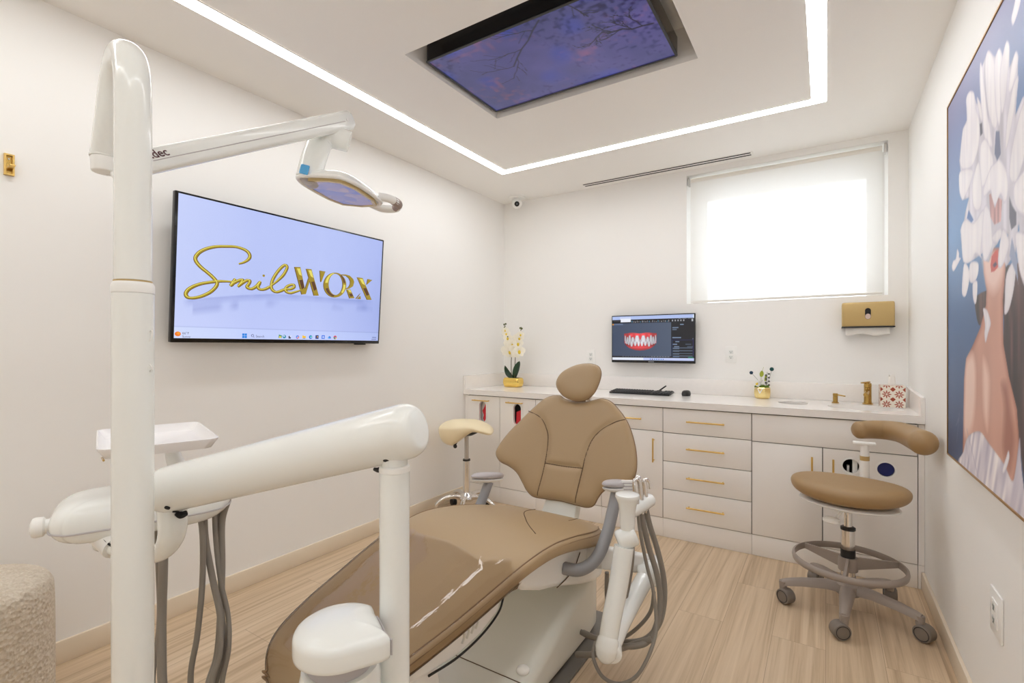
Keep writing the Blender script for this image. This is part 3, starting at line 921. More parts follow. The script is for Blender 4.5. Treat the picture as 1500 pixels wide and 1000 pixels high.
u = unit(-0.381, 0.408, 'white sink cabinet with false panel over two doors, behind the tan stool')
front('false_panel', -0.381, 0.408, 0.694, ZD, u)
d = front('door', -0.381, -0.015, ZT, 0.694, u)
bar_handle(d, (-0.066, YD, 0.50), (-0.066, YD, 0.640))
hz = 0.607
d = front('door', -0.015, 0.408, ZT, 0.694, u, [oval(0.118, hz, 0.040, 0.040, 40), oval(0.274, hz, 0.040, 0.040, 40)])
bar_handle(d, (0.036, YD, 0.50), (0.036, YD, 0.638))
for x in (0.118, 0.274):
    MB().plate(oval(x, hz, 0.047, 0.047, 40), [oval(x, hz, 0.0385, 0.0385, 40)], (0, YD - 0.002, 0), (1, 0, 0), (0, 0, 1), (0, 0.02, 0)).build('hole_ring', UNIT2, d)
BLUE = mat('blue_liner', (0.01, 0.02, 0.16), 0.5)
mb = MB()
mb.tube([(0.274, YD + 0.021, hz), (0.274, YD + 0.09, hz)], 0.037, seg=32, smooth=False)
tag(mb.build('cup_stack', BLUE, loc=(0.274, YD + 0.05, hz - 0.037)), 'navy blue cup stack seen in the right round hole of the sink cabinet', 'cup stack')
mb = MB()
mb.boxx(0.125, 0.150, YD + 0.022, YD + 0.08, hz - 0.05, hz + 0.05, 0.004)
mb.boxx(0.100, 0.112, YD + 0.03, YD + 0.07, hz - 0.05, hz - 0.005, 0.003)
tag(mb.build('towel_roll', UNIT2, loc=(0.118, YD + 0.05, hz - 0.05)), 'white paper roll seen in the left round hole of the sink cabinet', 'paper roll')

mb = MB()
mb.boxx(0.4095, XR - 0.001, YD + 0.002, YD + 0.02, 0.128, ZD)
mb.boxx(0.4095, XR - 0.0145, YD + 0.004, YD + 0.018, 0.001, 0.125)
mb.boxx(XR - 0.0145, XR - 0.001, YD + 0.004, YD + 0.018, 0.0925, 0.125)
tag(mb.build('filler_strip', LACQUER, loc=(0.422, YD, 0)), 'narrow white filler strip between the sink cabinet and right wall', 'filler strip')
mb = MB()
mb.boxx(XL + 0.001, -2.5635, YD + 0.004, YD + 0.02, 0.001, ZD)
tag(mb.build('filler_strip', LACQUER, loc=(-2.578, YD, 0)), 'narrow white filler strip between the corner cabinet and left wall', 'filler strip')

# worktop with undermount basin
SXc, SYc, SRX, SRY = 0.195, 3.575, 0.185, 0.150
HX, HY, HR = -0.178, 3.628, 0.075
wt = thing('worktop', (-1.08, 3.6, ZC - 0.042), 'long white quartz worktop with backsplash running along the back wall', 'worktop')
MB().plate([(XL + 0.001, YC), (XR - 0.001, YC), (XR - 0.001, YB - 0.001), (XL + 0.001, YB - 0.001)],
           [oval(SXc, SYc, SRX, SRY, 48), oval(HX, HY, HR, HR, 36)], (0, 0, ZC - 0.042), (1, 0, 0), (0, 1, 0), (0, 0, 0.042)).build('slab', QUARTZ, wt)
MB().boxx(XL + 0.021, XR - 0.021, YB - 0.021, YB - 0.001, ZC + 0.0005, 1.025, 0.002).build('backsplash', QUARTZ, wt)
for x, sgn in ((XL + 0.001, 1), (XR - 0.001, -1)):
    yf = YC if sgn > 0 else YC - 0.0
    prof = [(yf, ZC + 0.0005), (YB - 0.022, ZC + 0.0005), (YB - 0.022, 1.025), (yf + (0.0 if sgn > 0 else 0.004), 1.025 if sgn > 0 else 1.005)]
    MB().plate(prof, [], (x, 0, 0), (0, 1, 0), (0, 0, 1), (sgn * 0.019, 0, 0)).build('side_splash', QUARTZ, wt)

bas = thing('sink_basin', (SXc, SYc, ZC - 0.19), 'oval white sink basin set under the worktop in front of brass faucet', 'sink')
PORC = mat('porcelain', (0.88, 0.87, 0.85), 0.12, coat=0.4)
mb = MB()
prof = [(1.09, -0.0435), (1.005, -0.0435), (0.985, -0.060), (0.95, -0.10), (0.86, -0.14), (0.6, -0.165), (0.15, -0.172)]
prof2 = [(0.15, -0.18), (0.62, -0.173), (0.9, -0.145), (1.0, -0.1), (1.03, -0.06), (1.09, -0.052)]
mb.rings([[Vector((SXc + SRX * s * math.cos(2 * PI * k / 48), SYc + SRY * s * math.sin(2 * PI * k / 48), ZC + z)) for k in range(48)] for s, z in prof + prof2], False, True)
mb.build('bowl', PORC, bas)
MB().lathe([(0.0001, -0.171), (0.022, -0.171), (0.022, -0.167), (0.012, -0.166), (0.0001, -0.1665)], (SXc, SYc, ZC)).build('drain', BRONZE, bas)

gr = thing('waste_ring', (HX, HY, ZC), 'round steel waste hole ring in the worktop beside the small gold planter', 'waste ring')
MB().lathe([(HR - 0.006, 0.0006), (HR + 0.008, 0.0006), (HR + 0.008, 0.002), (HR + 0.004, 0.003), (HR - 0.004, 0.0025), (HR - 0.006, 0.0006)], (HX, HY, ZC), seg=40).build('rim', STEEL, gr)
MB().lathe([(HR - 0.005, 0.0004), (HR - 0.003, 0.0004), (HR - 0.003, -0.12), (HR - 0.005, -0.12)], (HX, HY, ZC), seg=40).build('chute', STEEL, gr)


# ================================================================ THINGS ON THE WALLS
# ---------------------------------------------------------------- wall television on the left wall
TK = 0.07
tn = Vector((1, 0, -TK)).normalized()                     # screen normal, tipped slightly down
tu = Vector((0, 1, 0))
tv_ = Vector((TK, 0, 1)).normalized()
TC = Vector((-2.50, 1.679, 1.634))
TW, TH = 1.246, 0.690
tvt = thing('television', (XL, 1.679, 1.29), 'large wall television on the left wall showing gold lettering on pale blue', 'television')
Mtv = lambda a, b, c=0.0: TC + tu * a + tv_ * b + tn * c
tvrot = Matrix((tu, tv_, tn)).transposed()
MB().box(Mtv(0, 0, -0.0145), (TW, TH, 0.027), 0.004, 2, tvrot).build('casing', GLOSSBLACK, tvt)
MB().box(Mtv(0, -0.03, -0.034), (0.9, 0.42, 0.012), 0.004, 2, tvrot).build('back_cover', BLACK, tvt)
MB().boxx(XL + 0.001, -2.535, 1.56, 1.80, 1.50, 1.76, 0.003).build('wall_mount', BLACK, tvt)
MB().box(Mtv(0.47, -TH / 2 - 0.004, -0.012), (0.085, 0.008, 0.018), 0.002, 1, tvrot).build('remote_sensor', BLACK, tvt)


def tv_picture(X, Y):
    w, h = TW - 0.026, TH - 0.030
    u, v = X / w, Y / h
    c = np.zeros(X.shape + (3,))
    c[:] = (184, 197, 247)
    edge = np.clip((np.abs(u - .45) - .25) / .35, 0, 1)[..., None]
    c += np.array((14, 12, 4)) * np.clip((.3 - u) / .3, 0, 1)[..., None]
    c -= np.array((22, 20, 12)) * np.clip((u - .62) / .38, 0, 1)[..., None] * np.clip(1.1 - v * .5, 0, 1)[..., None]
    c += np.array((8, 6, 4)) * np.clip((.35 - v) / .35, 0, 1)[..., None]
    # soft mirror image under the lettering, part of the picture shown
    A_, B_ = X - TW / 2 + .013, Y - TH / 2 + .02
    base = [(-.563, -.150), (-.47, -.132), (-.30, -.104), (-.144, -.084), (.05, -.076), (.25, -.074), (.52, -.066), (.60, -.064)]
    bl_ = np.interp(A_, [p[0] for p in base], [p[1] for p in base])
    below = bl_ - B_
    m = np.where(below > 0, np.clip(1 - below / .035, 0, 1), np.clip(1 + below / .006, 0, 1)) * np.clip((A_ + .58) / .03, 0, 1) * np.clip((.56 - A_) / .1, 0, 1)
    c -= m[..., None] * np.array((30, 30, 20)) * (.6 + .4 * vnoise(X, Y, 20, 3))[..., None]
    m = np.clip(1 - np.abs(below - .045) / .035, 0, 1) * np.clip((vnoise(X, Y * .3, 22, 7) - .5) * 3, 0, 1) * (u > .06) * (u < .95)
    c -= m[..., None] * np.array((26, 26, 18))
    bar = (v < .082)
    c[bar] += np.array((6, 8, 4))
    c[np.abs(v - .082) < .0022] -= np.array((26, 26, 18))
    return c


picture('screen', Mtv(-TW / 2 + 0.013, -TH / 2 + 0.020, 0.0005), tu, tv_, TW - 0.026, TH - 0.030, 220, 160, tv_picture, attr_mat('wall_screen', SCREEN * 0.97, 0.2), tvt)

GD = emat('logo_dark_gold', lin((92, 62, 14)), SCREEN)
GM = emat('logo_gold', lin((158, 134, 18)), SCREEN)
GH = emat('logo_highlight', lin((226, 214, 96)), SCREEN)


def ribbon(mb, pts, wfun, lift, dx=0.0, dy=0.0):
    P = catmull([Vector((a, b, 0)) for a, b in pts], 10)
    n = len(P)
    L, Rr = [], []
    for i in range(n):
        t = (P[min(i + 1, n - 1)] - P[max(i - 1, 0)]).normalized()
        nn = Vector((-t.y, t.x, 0))
        wv = wfun(i / (n - 1), t)
        L.append(Mtv(P[i].x + nn.x * wv + dx, P[i].y + nn.y * wv + dy, lift))
        Rr.append(Mtv(P[i].x - nn.x * wv + dx, P[i].y - nn.y * wv + dy, lift))
    lv = [mb.bm.verts.new(p) for p in L]
    rv = [mb.bm.verts.new(p) for p in Rr]
    for i in range(n - 1):
        mb.bm.faces.new((lv[i], lv[i + 1], rv[i + 1], rv[i]))


def stroke_w(k):
    def f(t, d):
        s = abs(d.x * -0.55 + d.y * 0.83)
        return k * (0.0046 + 0.0034 * abs(d.y) + 0.0012 * abs(d.x)) * min(1.0, 0.55 + 6 * t, 0.55 + 6 * (1 - t))
    return f


logo = MB()
for s in SCRIPT_STROKES:
    ribbon(logo, s, stroke_w(1.12), 0.0012, 0.0010, -0.0012)
lg = logo.build('lettering', GD, tvt, weld=False)
mb = MB()
for s in SCRIPT_STROKES:
    ribbon(mb, s, stroke_w(0.88), 0.0017)
mb.build('lettering_face', GM, lg, weld=False)
mb = MB()
for s in SCRIPT_STROKES:
    ribbon(mb, s, stroke_w(0.26), 0.0022, -0.0012, 0.0016)
mb.build('lettering_shine', GH, lg, weld=False)


def flat_poly(mb, pts, lift, dx=0.0, dy=0.0, hole=None):
    mb.plate(pts, [hole] if hole else [], Mtv(dx, dy, lift), tu, tv_, (0, 0, 0))


GB_ = emat('logo_brown', lin((88, 50, 22)), SCREEN)
mb, mb2 = MB(), MB()
for poly in W_POLYS + R_POLYS + X_POLYS:
    flat_poly(mb, poly, 0.0012, -0.0045, -0.001)
    flat_poly(mb2, poly, 0.0017)
flat_poly(mb, O_OUT, 0.0012, -0.0035, -0.001, O_IN)
flat_poly(mb2, O_OUT, 0.0017, 0, 0, O_IN)
lw = mb.build('lettering', GD, tvt, weld=False)
mb2.build('lettering_face', GM, lw, weld=False)


def lerp2(p, q, t):
    return (p[0] + (q[0] - p[0]) * t, p[1] + (q[1] - p[1]) * t)


for poly in (W_POLYS[0], W_POLYS[2], X_POLYS[0], R_POLYS[1]):
    a, b, c, d = poly[:4]
    mb3 = MB()
    flat_poly(mb3, [lerp2(lerp2(a, d, .05), lerp2(b, c, .05), .3), lerp2(lerp2(a, d, .05), lerp2(b, c, .05), .9), lerp2(lerp2(a, d, .33), lerp2(b, c, .33), .9), lerp2(lerp2(a, d, .27), lerp2(b, c, .27), .45)], 0.0022)
    mb3.build('lettering_shine', GH, lw, weld=False)
    mb4 = MB()
    flat_poly(mb4, [lerp2(lerp2(a, d, .48), lerp2(b, c, .48), .2), lerp2(lerp2(a, d, .46), lerp2(b, c, .46), .9), lerp2(lerp2(a, d, .76), lerp2(b, c, .76), .92), lerp2(lerp2(a, d, .82), lerp2(b, c, .82), .25)], 0.0022)
    mb4.build('lettering_reflection', GB_, lw, weld=False)
no = len(O_OUT)
for i0, i1, nm_, mm_ in ((21, 29, 'lettering_shine', GH), (0, 5, 'lettering_shine', GH), (11, 18, 'lettering_reflection', GB_), (34, 39, 'lettering_reflection', GB_)):
    m_ = MB()
    idx = [k % no for k in range(i0, i1 + 1)]
    flat_poly(m_, [lerp2(O_OUT[k], O_IN[k], .25) for k in idx] + [lerp2(O_OUT[k], O_IN[k], .8) for k in reversed(idx)], 0.0022)
    m_.build(nm_, mm_, lw, weld=False)
mb = MB()
flat_poly(mb, oval(SCRIPT_DOT[0], SCRIPT_DOT[1], 0.0072, 0.0062, 16), 0.0017)
mb.build('lettering', GM, tvt, weld=False)


def icon(key, shapes):
    """shapes: list of (colour, 2-D outline relative to the icon centre)."""
    x, y = ICONS[key]
    for k, (colr, pts) in enumerate(shapes):
        mb = MB()
        flat_poly(mb, [(x + a, y + b) for a, b in pts], 0.0012 + 0.0004 * k)
        mb.build('taskbar_icon', emat('icon_%d_%d_%d' % colr, lin(colr), SCREEN), tvt, weld=False)


sq = lambda cx, cy, h: [(cx - h, cy - h), (cx + h, cy - h), (cx + h, cy + h), (cx - h, cy + h)]
icon('sun', [((240, 120, 30), oval(0, 0, .013, .011, 18)), ((250, 160, 50), oval(.002, .003, .007, .006, 14))])
icon('win', [((20, 130, 225), sq(-.0062, .0062, .0056)), ((20, 130, 225), sq(.0062, .0062, .0056)), ((20, 130, 225), sq(-.0062, -.0062, .0056)), ((20, 130, 225), sq(.0062, -.0062, .0056))])
icon('sr', [((70, 74, 110), oval(0, .001, .0072, .0072, 16)), ((190, 203, 248), oval(0, .001, .005, .005, 16)), ((70, 74, 110), [(.004, -.005), (.0055, -.0035), (.010, -.008), (.0085, -.0095)])])
icon('a0', [((60, 150, 110), [(-.022, -.008), (-.004, -.008), (-.002, .006), (-.02, .011)]), ((235, 205, 90), [(-.02, -.006), (-.008, -.009), (-.006, .001), (-.016, .003)]), ((40, 140, 170), oval(.012, 0, .010, .010, 14)), ((235, 240, 250), oval(.010, .003, .004, .004, 10))])
icon('a1', [((30, 30, 50), sq(-.002, -.001, .007)), ((215, 222, 248), sq(.003, .004, .005))])
icon('a2', [((150, 80, 200), oval(0, 0, .010, .010, 16)), ((30, 150, 230), oval(-.003, .003, .006, .006, 12)), ((240, 150, 60), oval(.004, -.003, .005, .005, 12)), ((225, 230, 250), oval(0, 0, .003, .003, 10))])
icon('a3', [((245, 195, 40), [(-.011, -.009), (.011, -.009), (.011, .006), (0, .006), (-.003, .009), (-.011, .009)]), ((60, 120, 200), [(-.006, -.009), (.006, -.009), (.006, -.005), (-.006, -.005)])])
icon('a4', [((20, 110, 210), oval(0, 0, .011, .011, 16)), ((60, 200, 170), oval(.003, .002, .006, .006, 12)), ((225, 235, 250), oval(.002, -.002, .0035, .003, 10))])
icon('a5', [((25, 45, 120), sq(0, 0, .0105)), ((240, 190, 40), sq(.002, .001, .0035))])
icon('a6', [((40, 110, 230), sq(0, 0, .0105)), ((215, 228, 252), [(-.007, -.002), (.007, -.002), (.007, .002), (-.007, .002)]), ((215, 228, 252), [(-.002, -.007), (.002, -.007), (.002, .007), (-.002, .007)])])
icon('a7', [((20, 110, 215), [(-.011, -.007), (.010, -.007), (.011, 0), (.003, .008), (-.006, .004)]), ((90, 180, 245), oval(-.003, -.002, .005, .004, 12))])
icon('a8', [((220, 60, 45), oval(0, 0, .0115, .0115, 18)), ((60, 160, 80), [(-.0115, 0), (-.006, -.009), (0, -.0115), (.001, -.003), (-.004, .002)]), ((245, 200, 50), [(.0115, .001), (.008, -.008), (0, -.0115), (.002, -.003), (.005, .002)]), ((70, 130, 235), oval(0, 0, .0048, .0048, 12))])
TXT = emat('taskbar_text', lin((80, 84, 120)), SCREEN)
for key, s, size in (('t1', '66\u00b0F', .016), ('t2', 'Sunny', .015), ('srt', 'Search', .0175)):
    x, y = ICONS[key]
    lettering('taskbar_text', s, size, frame_matrix(Mtv(x, y - .004, 0.0014), tu, tv_), TXT, tvt, 0.0)

for key, wd in (('c1', .034), ('c2', .040)):
    x, y = ICONS[key]
    mb = MB()
    flat_poly(mb, [(x + .036 - wd, y - .003), (x + .036, y - .003), (x + .036, y + .0035), (x + .036 - wd, y + .0035)], 0.0012)
    mb.build('taskbar_mark', emat('taskbar_faint', lin((128, 138, 190)), SCREEN), tvt, weld=False)

# ---------------------------------------------------------------- monitor on the back wall
mon = thing('monitor', (-1.16, YB, 1.14), 'wall monitor above the keyboard showing a dental model of red gums', 'monitor')
MX0, MX1, MZ0, MZ1, MY = -1.489, -0.829, 1.142, 1.524, 3.865
MB().boxx(MX0, MX1, MY, MY + 0.022, MZ0, MZ1, 0.003).build('casing', BLACK, mon)
MB().boxx(MX0 + 0.12, MX1 - 0.12, MY + 0.0225, MY + 0.034, MZ0 + 0.06, MZ1 - 0.06, 0.003).build('back_cover', BLACK, mon)
MB().boxx(-1.22, -1.10, MY + 0.035, YB - 0.001, 1.28, 1.40, 0.003).build('wall_mount', BLACK, mon)
MB().boxx(-1.185, -1.140, MY - 0.0006, MY + 0.001, MZ0 + 0.006, MZ0 + 0.012).build('badge', mat('badge_grey', (0.30, 0.30, 0.31), 0.4), mon)


def dental_screen(X, Y):
    w, h = MX1 - MX0 - 0.014, MZ1 - MZ0 - 0.028
    U, V = X / w, 1 - Y / h                               # V runs down the screen
    c = np.zeros(X.shape + (3,))

    def rect(u0, u1, v0, v1, col):
        c[(U >= u0) & (U < u1) & (V >= v0) & (V < v1)] = col
    c[:] = (22, 24, 32)
    m = (U < .735) & (V > .16) & (V < .905)
    base = np.array((62, 74, 98)) + (np.array((78, 90, 112)) - np.array((62, 74, 98))) * np.clip(U / .73, 0, 1)[..., None]
    c[m] = base[m]
    rect(0, 1, 0, .075, (178, 196, 240))
    rect(.1, .24, .02, .075, (205, 214, 246))
    rect(.985, 1, 0, .08, (222, 232, 252))
    rect(0, .735, .075, .16, (16, 14, 18))
    rect(.11, .24, .055, .135, (238, 242, 252))
    rect(.02, .10, .095, .115, (60, 56, 60))
    rect(0, .14, .165, .20, (92, 108, 138))
    rect(.0, .018, .165, .20, (214, 140, 30))
    for k in range(22):
        u = .255 + k * .0215
        g = 150 + (k * 37) % 80
        rect(u, u + .0045, .105 + .01 * (k % 3), .145, (g, g, min(255, g + 12)) if k % 5 else (110, 190, 235))
    for k in range(5):
        u = .745 + k * .033
        rect(u, u + .012, .105, .14, (170, 172, 180))
    for u0, u1 in ((.82, .85), (.87, .91), (.93, .98)):
        rect(u0, u1, .08, .09, (120, 122, 130))
    rect(.972, .988, .10, .15, (190, 194, 200))
    for u0, u1, v, g in ((.84, .88, .205, 150), (.75, .82, .27, 140), (.75, .80, .31, 110), (.75, .85, .485, 150), (.98, .99, .515, 120), (.785, .83, .575, 140),
                         (.755, .805, .63, 150), (.90, .965, .63, 90), (.77, .83, .685, 140), (.92, .985, .685, 90)):
        rect(u0, u1, v, v + .022, (g * .8, g * .95, g * 1.15))
    rect(.745, .99, .545, .556, (28, 34, 84))
    rect(.745, .749, .545, .90, (20, 74, 140))
    rect(.985, .99, .545, .90, (48, 44, 110))
    for v in (.715, .775, .835, .89):
        rect(.755, .98, v, v + .012, (104, 122, 146))
        rect(.755, .83, v + .016, v + .028, (104, 122, 146))
    rect(.93, .99, .915, .945, (14, 120, 92))
    for k in range(18):
        rect(.13 + k * .033, .155 + k * .033, .905, .922, (120, 124, 132) if k > 10 else (84, 88, 98))
    rect(0, .735, .925, .94, (12, 12, 16))
    rect(0, 1, .942, 1, (196, 206, 244))
    rect(.0, .4, .942, 1, (232, 238, 252))
    for k in range(7):
        u = .48 + k * .026
        rect(u, u + .012, .962, .985, ((60, 110, 200), (40, 60, 140), (30, 140, 210))[k % 3])
    # dental model
    su, sv = U * 1280 + 75, V * 720 + 128                 # drawing units
    gum = (su > 272) & (su < 796) & (sv > 405 + 6 * np.cos((su - 272) / 40)) & (((su - 533) / 268) ** 2 + (np.maximum(0, sv - 520) / 168) ** 2 < 1)
    shade = 1 - .45 * np.clip(np.abs(su - 533) / 262, 0, 1) ** 2 - .25 * np.clip((sv - 560) / 130, 0, 1)
    shade += .25 * np.exp(-((sv - 440) / 22) ** 2) * (.5 + .5 * np.cos((su - 485) / 100 * 2 * PI)) + .2 * np.exp(-((sv - 640) / 22) ** 2)
    c[gum] = (np.array((226, 74, 80)) * shade[..., None])[gum]
    gap = (np.abs(sv - 542) < 30) & (su > 285) & (su < 790)
    c[gap] = (196, 168, 178)
    for cx, ty, by, hw, up in ((485, 446, 552, 38, 1), (585, 446, 552, 38, 1), (415, 472, 548, 25, 1), (655, 470, 548, 25, 1), (365, 444, 548, 22, 1), (706, 444, 548, 22, 1),
                               (328, 470, 562, 17, 1), (742, 465, 562, 17, 1), (292, 448, 536, 14, 1), (778, 444, 536, 14, 1),
                               (510, 545, 618, 20, 0), (563, 545, 618, 20, 0), (455, 545, 614, 22, 0), (617, 545, 612, 22, 0), (396, 545, 624, 24, 0), (676, 545, 624, 24, 0),
                               (350, 545, 600, 16, 0), (722, 545, 598, 16, 0), (318, 548, 584, 14, 0), (755, 548, 584, 14, 0)):
        t = np.clip((sv - ty) / (by - ty), 0, 1)
        q = t if up else 1 - t
        hwv = hw * np.clip(.45 + 1.1 * q, 0, 1) ** .8
        m = (np.abs(su - cx) < hwv) & (sv > ty) & (sv < by)
        edge = np.clip(1 - (np.abs(su - cx) / np.maximum(hwv, 1)) ** 4 * .35, 0, 1)
        fal = 1 - .25 * abs(cx - 533) / 262
        c[m] = (np.array((238, 236, 244)) * fal * edge[..., None])[m]
    return c


picture('screen', (MX0 + 0.007, MY - 0.0008, MZ0 + 0.020), (1, 0, 0), (0, 0, 1), MX1 - MX0 - 0.014, MZ1 - MZ0 - 0.028, 400, 230, dental_screen, attr_mat('monitor_screen', SCREEN * 0.95, 0.3), mon)

# ---------------------------------------------------------------- the painting on the right wall
AX, AZ0, AZ1, AY0, AY1 = 0.402, 0.855, 2.20, 1.17, 2.532
pa = thing('painting', (XR, (AY0 + AY1) / 2, AZ0), 'large square painting of a woman under white flowers on blue, on the right wall', 'painting')
MB().boxx(AX + 0.0015, XR - 0.001, AY0 + 0.004, AY1 - 0.004, AZ0 + 0.004, AZ1 - 0.004).build('canvas', UNIT2, pa)
MB().plate([(AY0 - 0.004, AZ0 - 0.004), (AY1 + 0.004, AZ0 - 0.004), (AY1 + 0.004, AZ1 + 0.004), (AY0 - 0.004, AZ1 + 0.004)],
           [[(AY0 + 0.002, AZ0 + 0.002), (AY1 - 0.002, AZ0 + 0.002), (AY1 - 0.002, AZ1 - 0.002), (AY0 + 0.002, AZ1 - 0.002)]],
           (AX - 0.003, 0, 0), (0, 1, 0), (0, 0, 1), (XR - AX + 0.002, 0, 0)).build('frame', mat('slim_bronze_frame', (0.42, 0.24, 0.08), 0.35, 0.8), pa)


def flower_lady(X, Y):
    h = AZ1 - AZ0
    c = np.zeros(X.shape + (3,))
    v = (Y / h)[..., None]
    lo, mid, hi = np.array((46, 70, 112)), np.array((100, 144, 196)), np.array((140, 140, 178))
    c[:] = np.where(v < .62, lo + (mid - lo) * (v / .62) ** 1.1, mid + (hi - mid) * ((v - .62) / .38))
    c += ((vnoise(X, Y, 5, 21) - .5) * 14)[..., None]
    Ys = Y - 0.005
    for kind, col, pts in PAINTING:
        m = inside(X, Ys, pts)
        if not m.any():
            continue
        col = np.array(col, dtype=float)
        if kind in ('petal', 'skin', 'cloth', 'hair'):
            pts = [(q.x, q.y) for q in catmull([Vector((a, b, 0)) for a, b in pts], 4, True)]
            m = inside(X, Ys, pts)
        d = seg_dist(X, Ys, list(pts) + [pts[0]])
        out = np.zeros(X.shape + (3,)) + col
        if kind == 'petal':
            e = np.clip(1 - d / 0.011, 0, 1)[..., None]
            out -= e ** 1.6 * np.array((40, 42, 28))
            out += (np.clip(d / .03, 0, 1) * 6)[..., None]
            st = (vnoise(X * 7, Ys * .9, 9, 3) - .5)[..., None]
            out += st * np.array((16, 16, 11))
        elif kind == 'mass':
            out += ((vnoise(X * 4, Ys, 9, 11) - .5) * 46)[..., None]
            out -= np.clip(1 - d / .012, 0, 1)[..., None] * 24
        elif kind == 'skinbase':
            e = np.clip(1 - d / 0.035, 0, 1)[..., None]
            out -= e ** 1.6 * np.array((40, 52, 52))
            out += ((vnoise(X * 3.2, Ys * .8, 4, 14) - .5) * 34)[..., None]
        elif kind == 'hair':
            out += (np.clip(vnoise(X * 9, Ys * 1.2, 6, 17) - .45, -.3, .5) * 74)[..., None] * np.array((1.2, .75, .65))
        elif kind == 'cloth':
            out += ((vnoise(X * 8 - Ys * 4, Ys * 1.1 + X, 6, 19) - .5) * 70)[..., None] * np.array((1, 1, .75))
            out -= np.clip(1 - d / .01, 0, 1)[..., None] * 26
        elif kind == 'strand':
            out += ((vnoise(X * 16, Ys, 8, 23) - .4) * 70)[..., None]
        a = np.clip(d / 0.004, 0, 1)[..., None]
        if kind == 'skin':
            a = np.clip(d / 0.040, 0, 1)[..., None] ** .8
        c[m] = (c * (1 - a) + out * a)[m]
    # fold lines and loose stamens
    for pts in ([(.19, .17), (.15, .06)], [(.24, .16), (.33, .02)], [(.30, .13), (.45, .0)], [(.14, .12), (.18, .15)]):
        k = np.clip(1 - seg_dist(X, Ys, pts) / .006, 0, 1)[..., None] * .4
        c[:] = c * (1 - k) + np.array((150, 144, 172)) * k
    return c


picture('painted_surface', (AX, AY1 - 0.002, AZ0 + 0.002), (0, -1, 0), (0, 0, 1), AY1 - AY0 - 0.004, AZ1 - AZ0 - 0.004, 260, 400, flower_lady, attr_mat('oil_paint', 0, 0.45), pa)


# ---------------------------------------------------------------- sockets
SLOT = mat('socket_slot', (0.03, 0.06, 0.05), 0.6)


def outlet(o, ux, nrm, label, w=0.075, h=0.12, decora=False):
    o, ux, nrm = Vector(o), Vector(ux), Vector(nrm)
    t = thing('wall_socket', o, label, 'socket', 'white wall sockets')
    rot = Matrix((ux, UP, nrm)).transposed()
    if ux.cross(UP).dot(nrm) < 0:
        rot = Matrix((-ux, UP, nrm)).transposed()
    MB().box(o + nrm * 0.0035, (w, h, 0.006), 0.002, 2, rot).build('cover_plate', UNIT2, t)
    if decora:
        MB().box(o + nrm * 0.0075, (w * .48, h * .58, 0.004), 0.001, 1, rot).build('insert', UNIT2, t)
    for s in (1, -1):
        c = o + UP * (0.0195 * s)
        f = MB().box(c + nrm * 0.0085, (0.030, 0.026, 0.004), 0.003, 2, rot).build('receptacle', UNIT, t)
        mb = MB()
        for dx, hh in ((-0.0065, 0.009), (0.0065, 0.007)):
            mb.box(c + ux * dx + UP * 0.003 + nrm * 0.0108, (0.0026, hh, 0.001), 0, 1, rot)
        mb.box(c - UP * 0.007 + nrm * 0.0108, (0.005, 0.005, 0.001), 0, 1, rot)
        mb.build('slots', SLOT, f)
    return t


outlet((-0.588, YB, 1.213), (1, 0, 0), (0, -1, 0), 'white wall socket on the back wall above the small gold planter')
outlet((-1.697, YB, 1.185), (1, 0, 0), (0, -1, 0), 'white wall socket on the back wall just above the chair headrest')
outlet((XR, 2.028, 0.468), (0, 1, 0), (-1, 0, 0), 'white wall socket low on the right wall beneath the painting', 0.115, 0.135, True)

# ---------------------------------------------------------------- paper towel dispenser
tdx0, tdx1, tz0, tz1, ty0 = 0.088, 0.360, 1.400, 1.552, 3.815
td = thing('towel_dispenser', ((tdx0 + tdx1) / 2, YB, tz0), 'gold paper towel dispenser on the back wall under the window', 'towel dispenser')
MB().plate(rrect(tdx0, tdx1, ty0, YB + 0.02, 0.02), [], (0, 0, tz0), (1, 0, 0), (0, 1, 0), (0, 0, tz1 - tz0))
mb = MB()
cxm = (tdx0 + tdx1) / 2
prof = rrect(tdx0, tdx1, ty0, YB - 0.002, 0.016)
mb.rings([[Vector((cxm + (a - cxm) * s, YB - 0.002 + (b - YB + 0.002) * s, z)) for a, b in prof] for s, z in
          ((0.985, tz0), (1.0, tz0 + 0.004), (1.0, tz1 - 0.012), (0.985, tz1 - 0.003), (0.95, tz1))], True)
mb.build('cover', SATGOLD, td, sharp=50)
MB().plate(stadium(cxm - 0.0, (tz0 + tz1) / 2 + 0.002, 0.030, 0.070), [], (0, ty0 - 0.0015, 0), (1, 0, 0), (0, 0, 1), (0, 0.006, 0)).build('window_slot', GLOSSBLACK, td)
MB().plate(stadium(cxm - 0.0, (tz0 + tz1) / 2 - 0.015, 0.028, 0.034), [], (0, ty0 - 0.0022, 0), (1, 0, 0), (0, 0, 1), (0, 0.002, 0)).build('paper_level', mat('paper_level', (0.62, 0.48, 0.42), 0.6), td)
MB().boxx(tdx0 - 0.001, tdx1 + 0.001, ty0 - 0.002, YB - 0.002, tz0 - 0.009, tz0 - 0.0005, 0.002).build('base_lip', BLACK, td)
mb = MB()
mb.grid(lambda i, j: Vector((tdx0 + 0.020 + (tdx1 - tdx0 - 0.042) * i / 24, ty0 + 0.035 + 0.012 * j / 5 + 0.004 * math.sin(i * .5) * j / 5,
                             tz0 - 0.008 - (0.044 + 0.006 * math.sin(i * .42 + 1) + (0.004 if i > 14 else 0)) * j / 5)), 25, 6)
pt = mb.build('paper_towel', mat('tissue_paper', (0.88, 0.86, 0.82), 0.9), loc=(cxm, ty0 + 0.04, tz0 - 0.05), weld=False)
sol = pt.modifiers.new('thickness', 'SOLIDIFY')
sol.thickness = 0.003
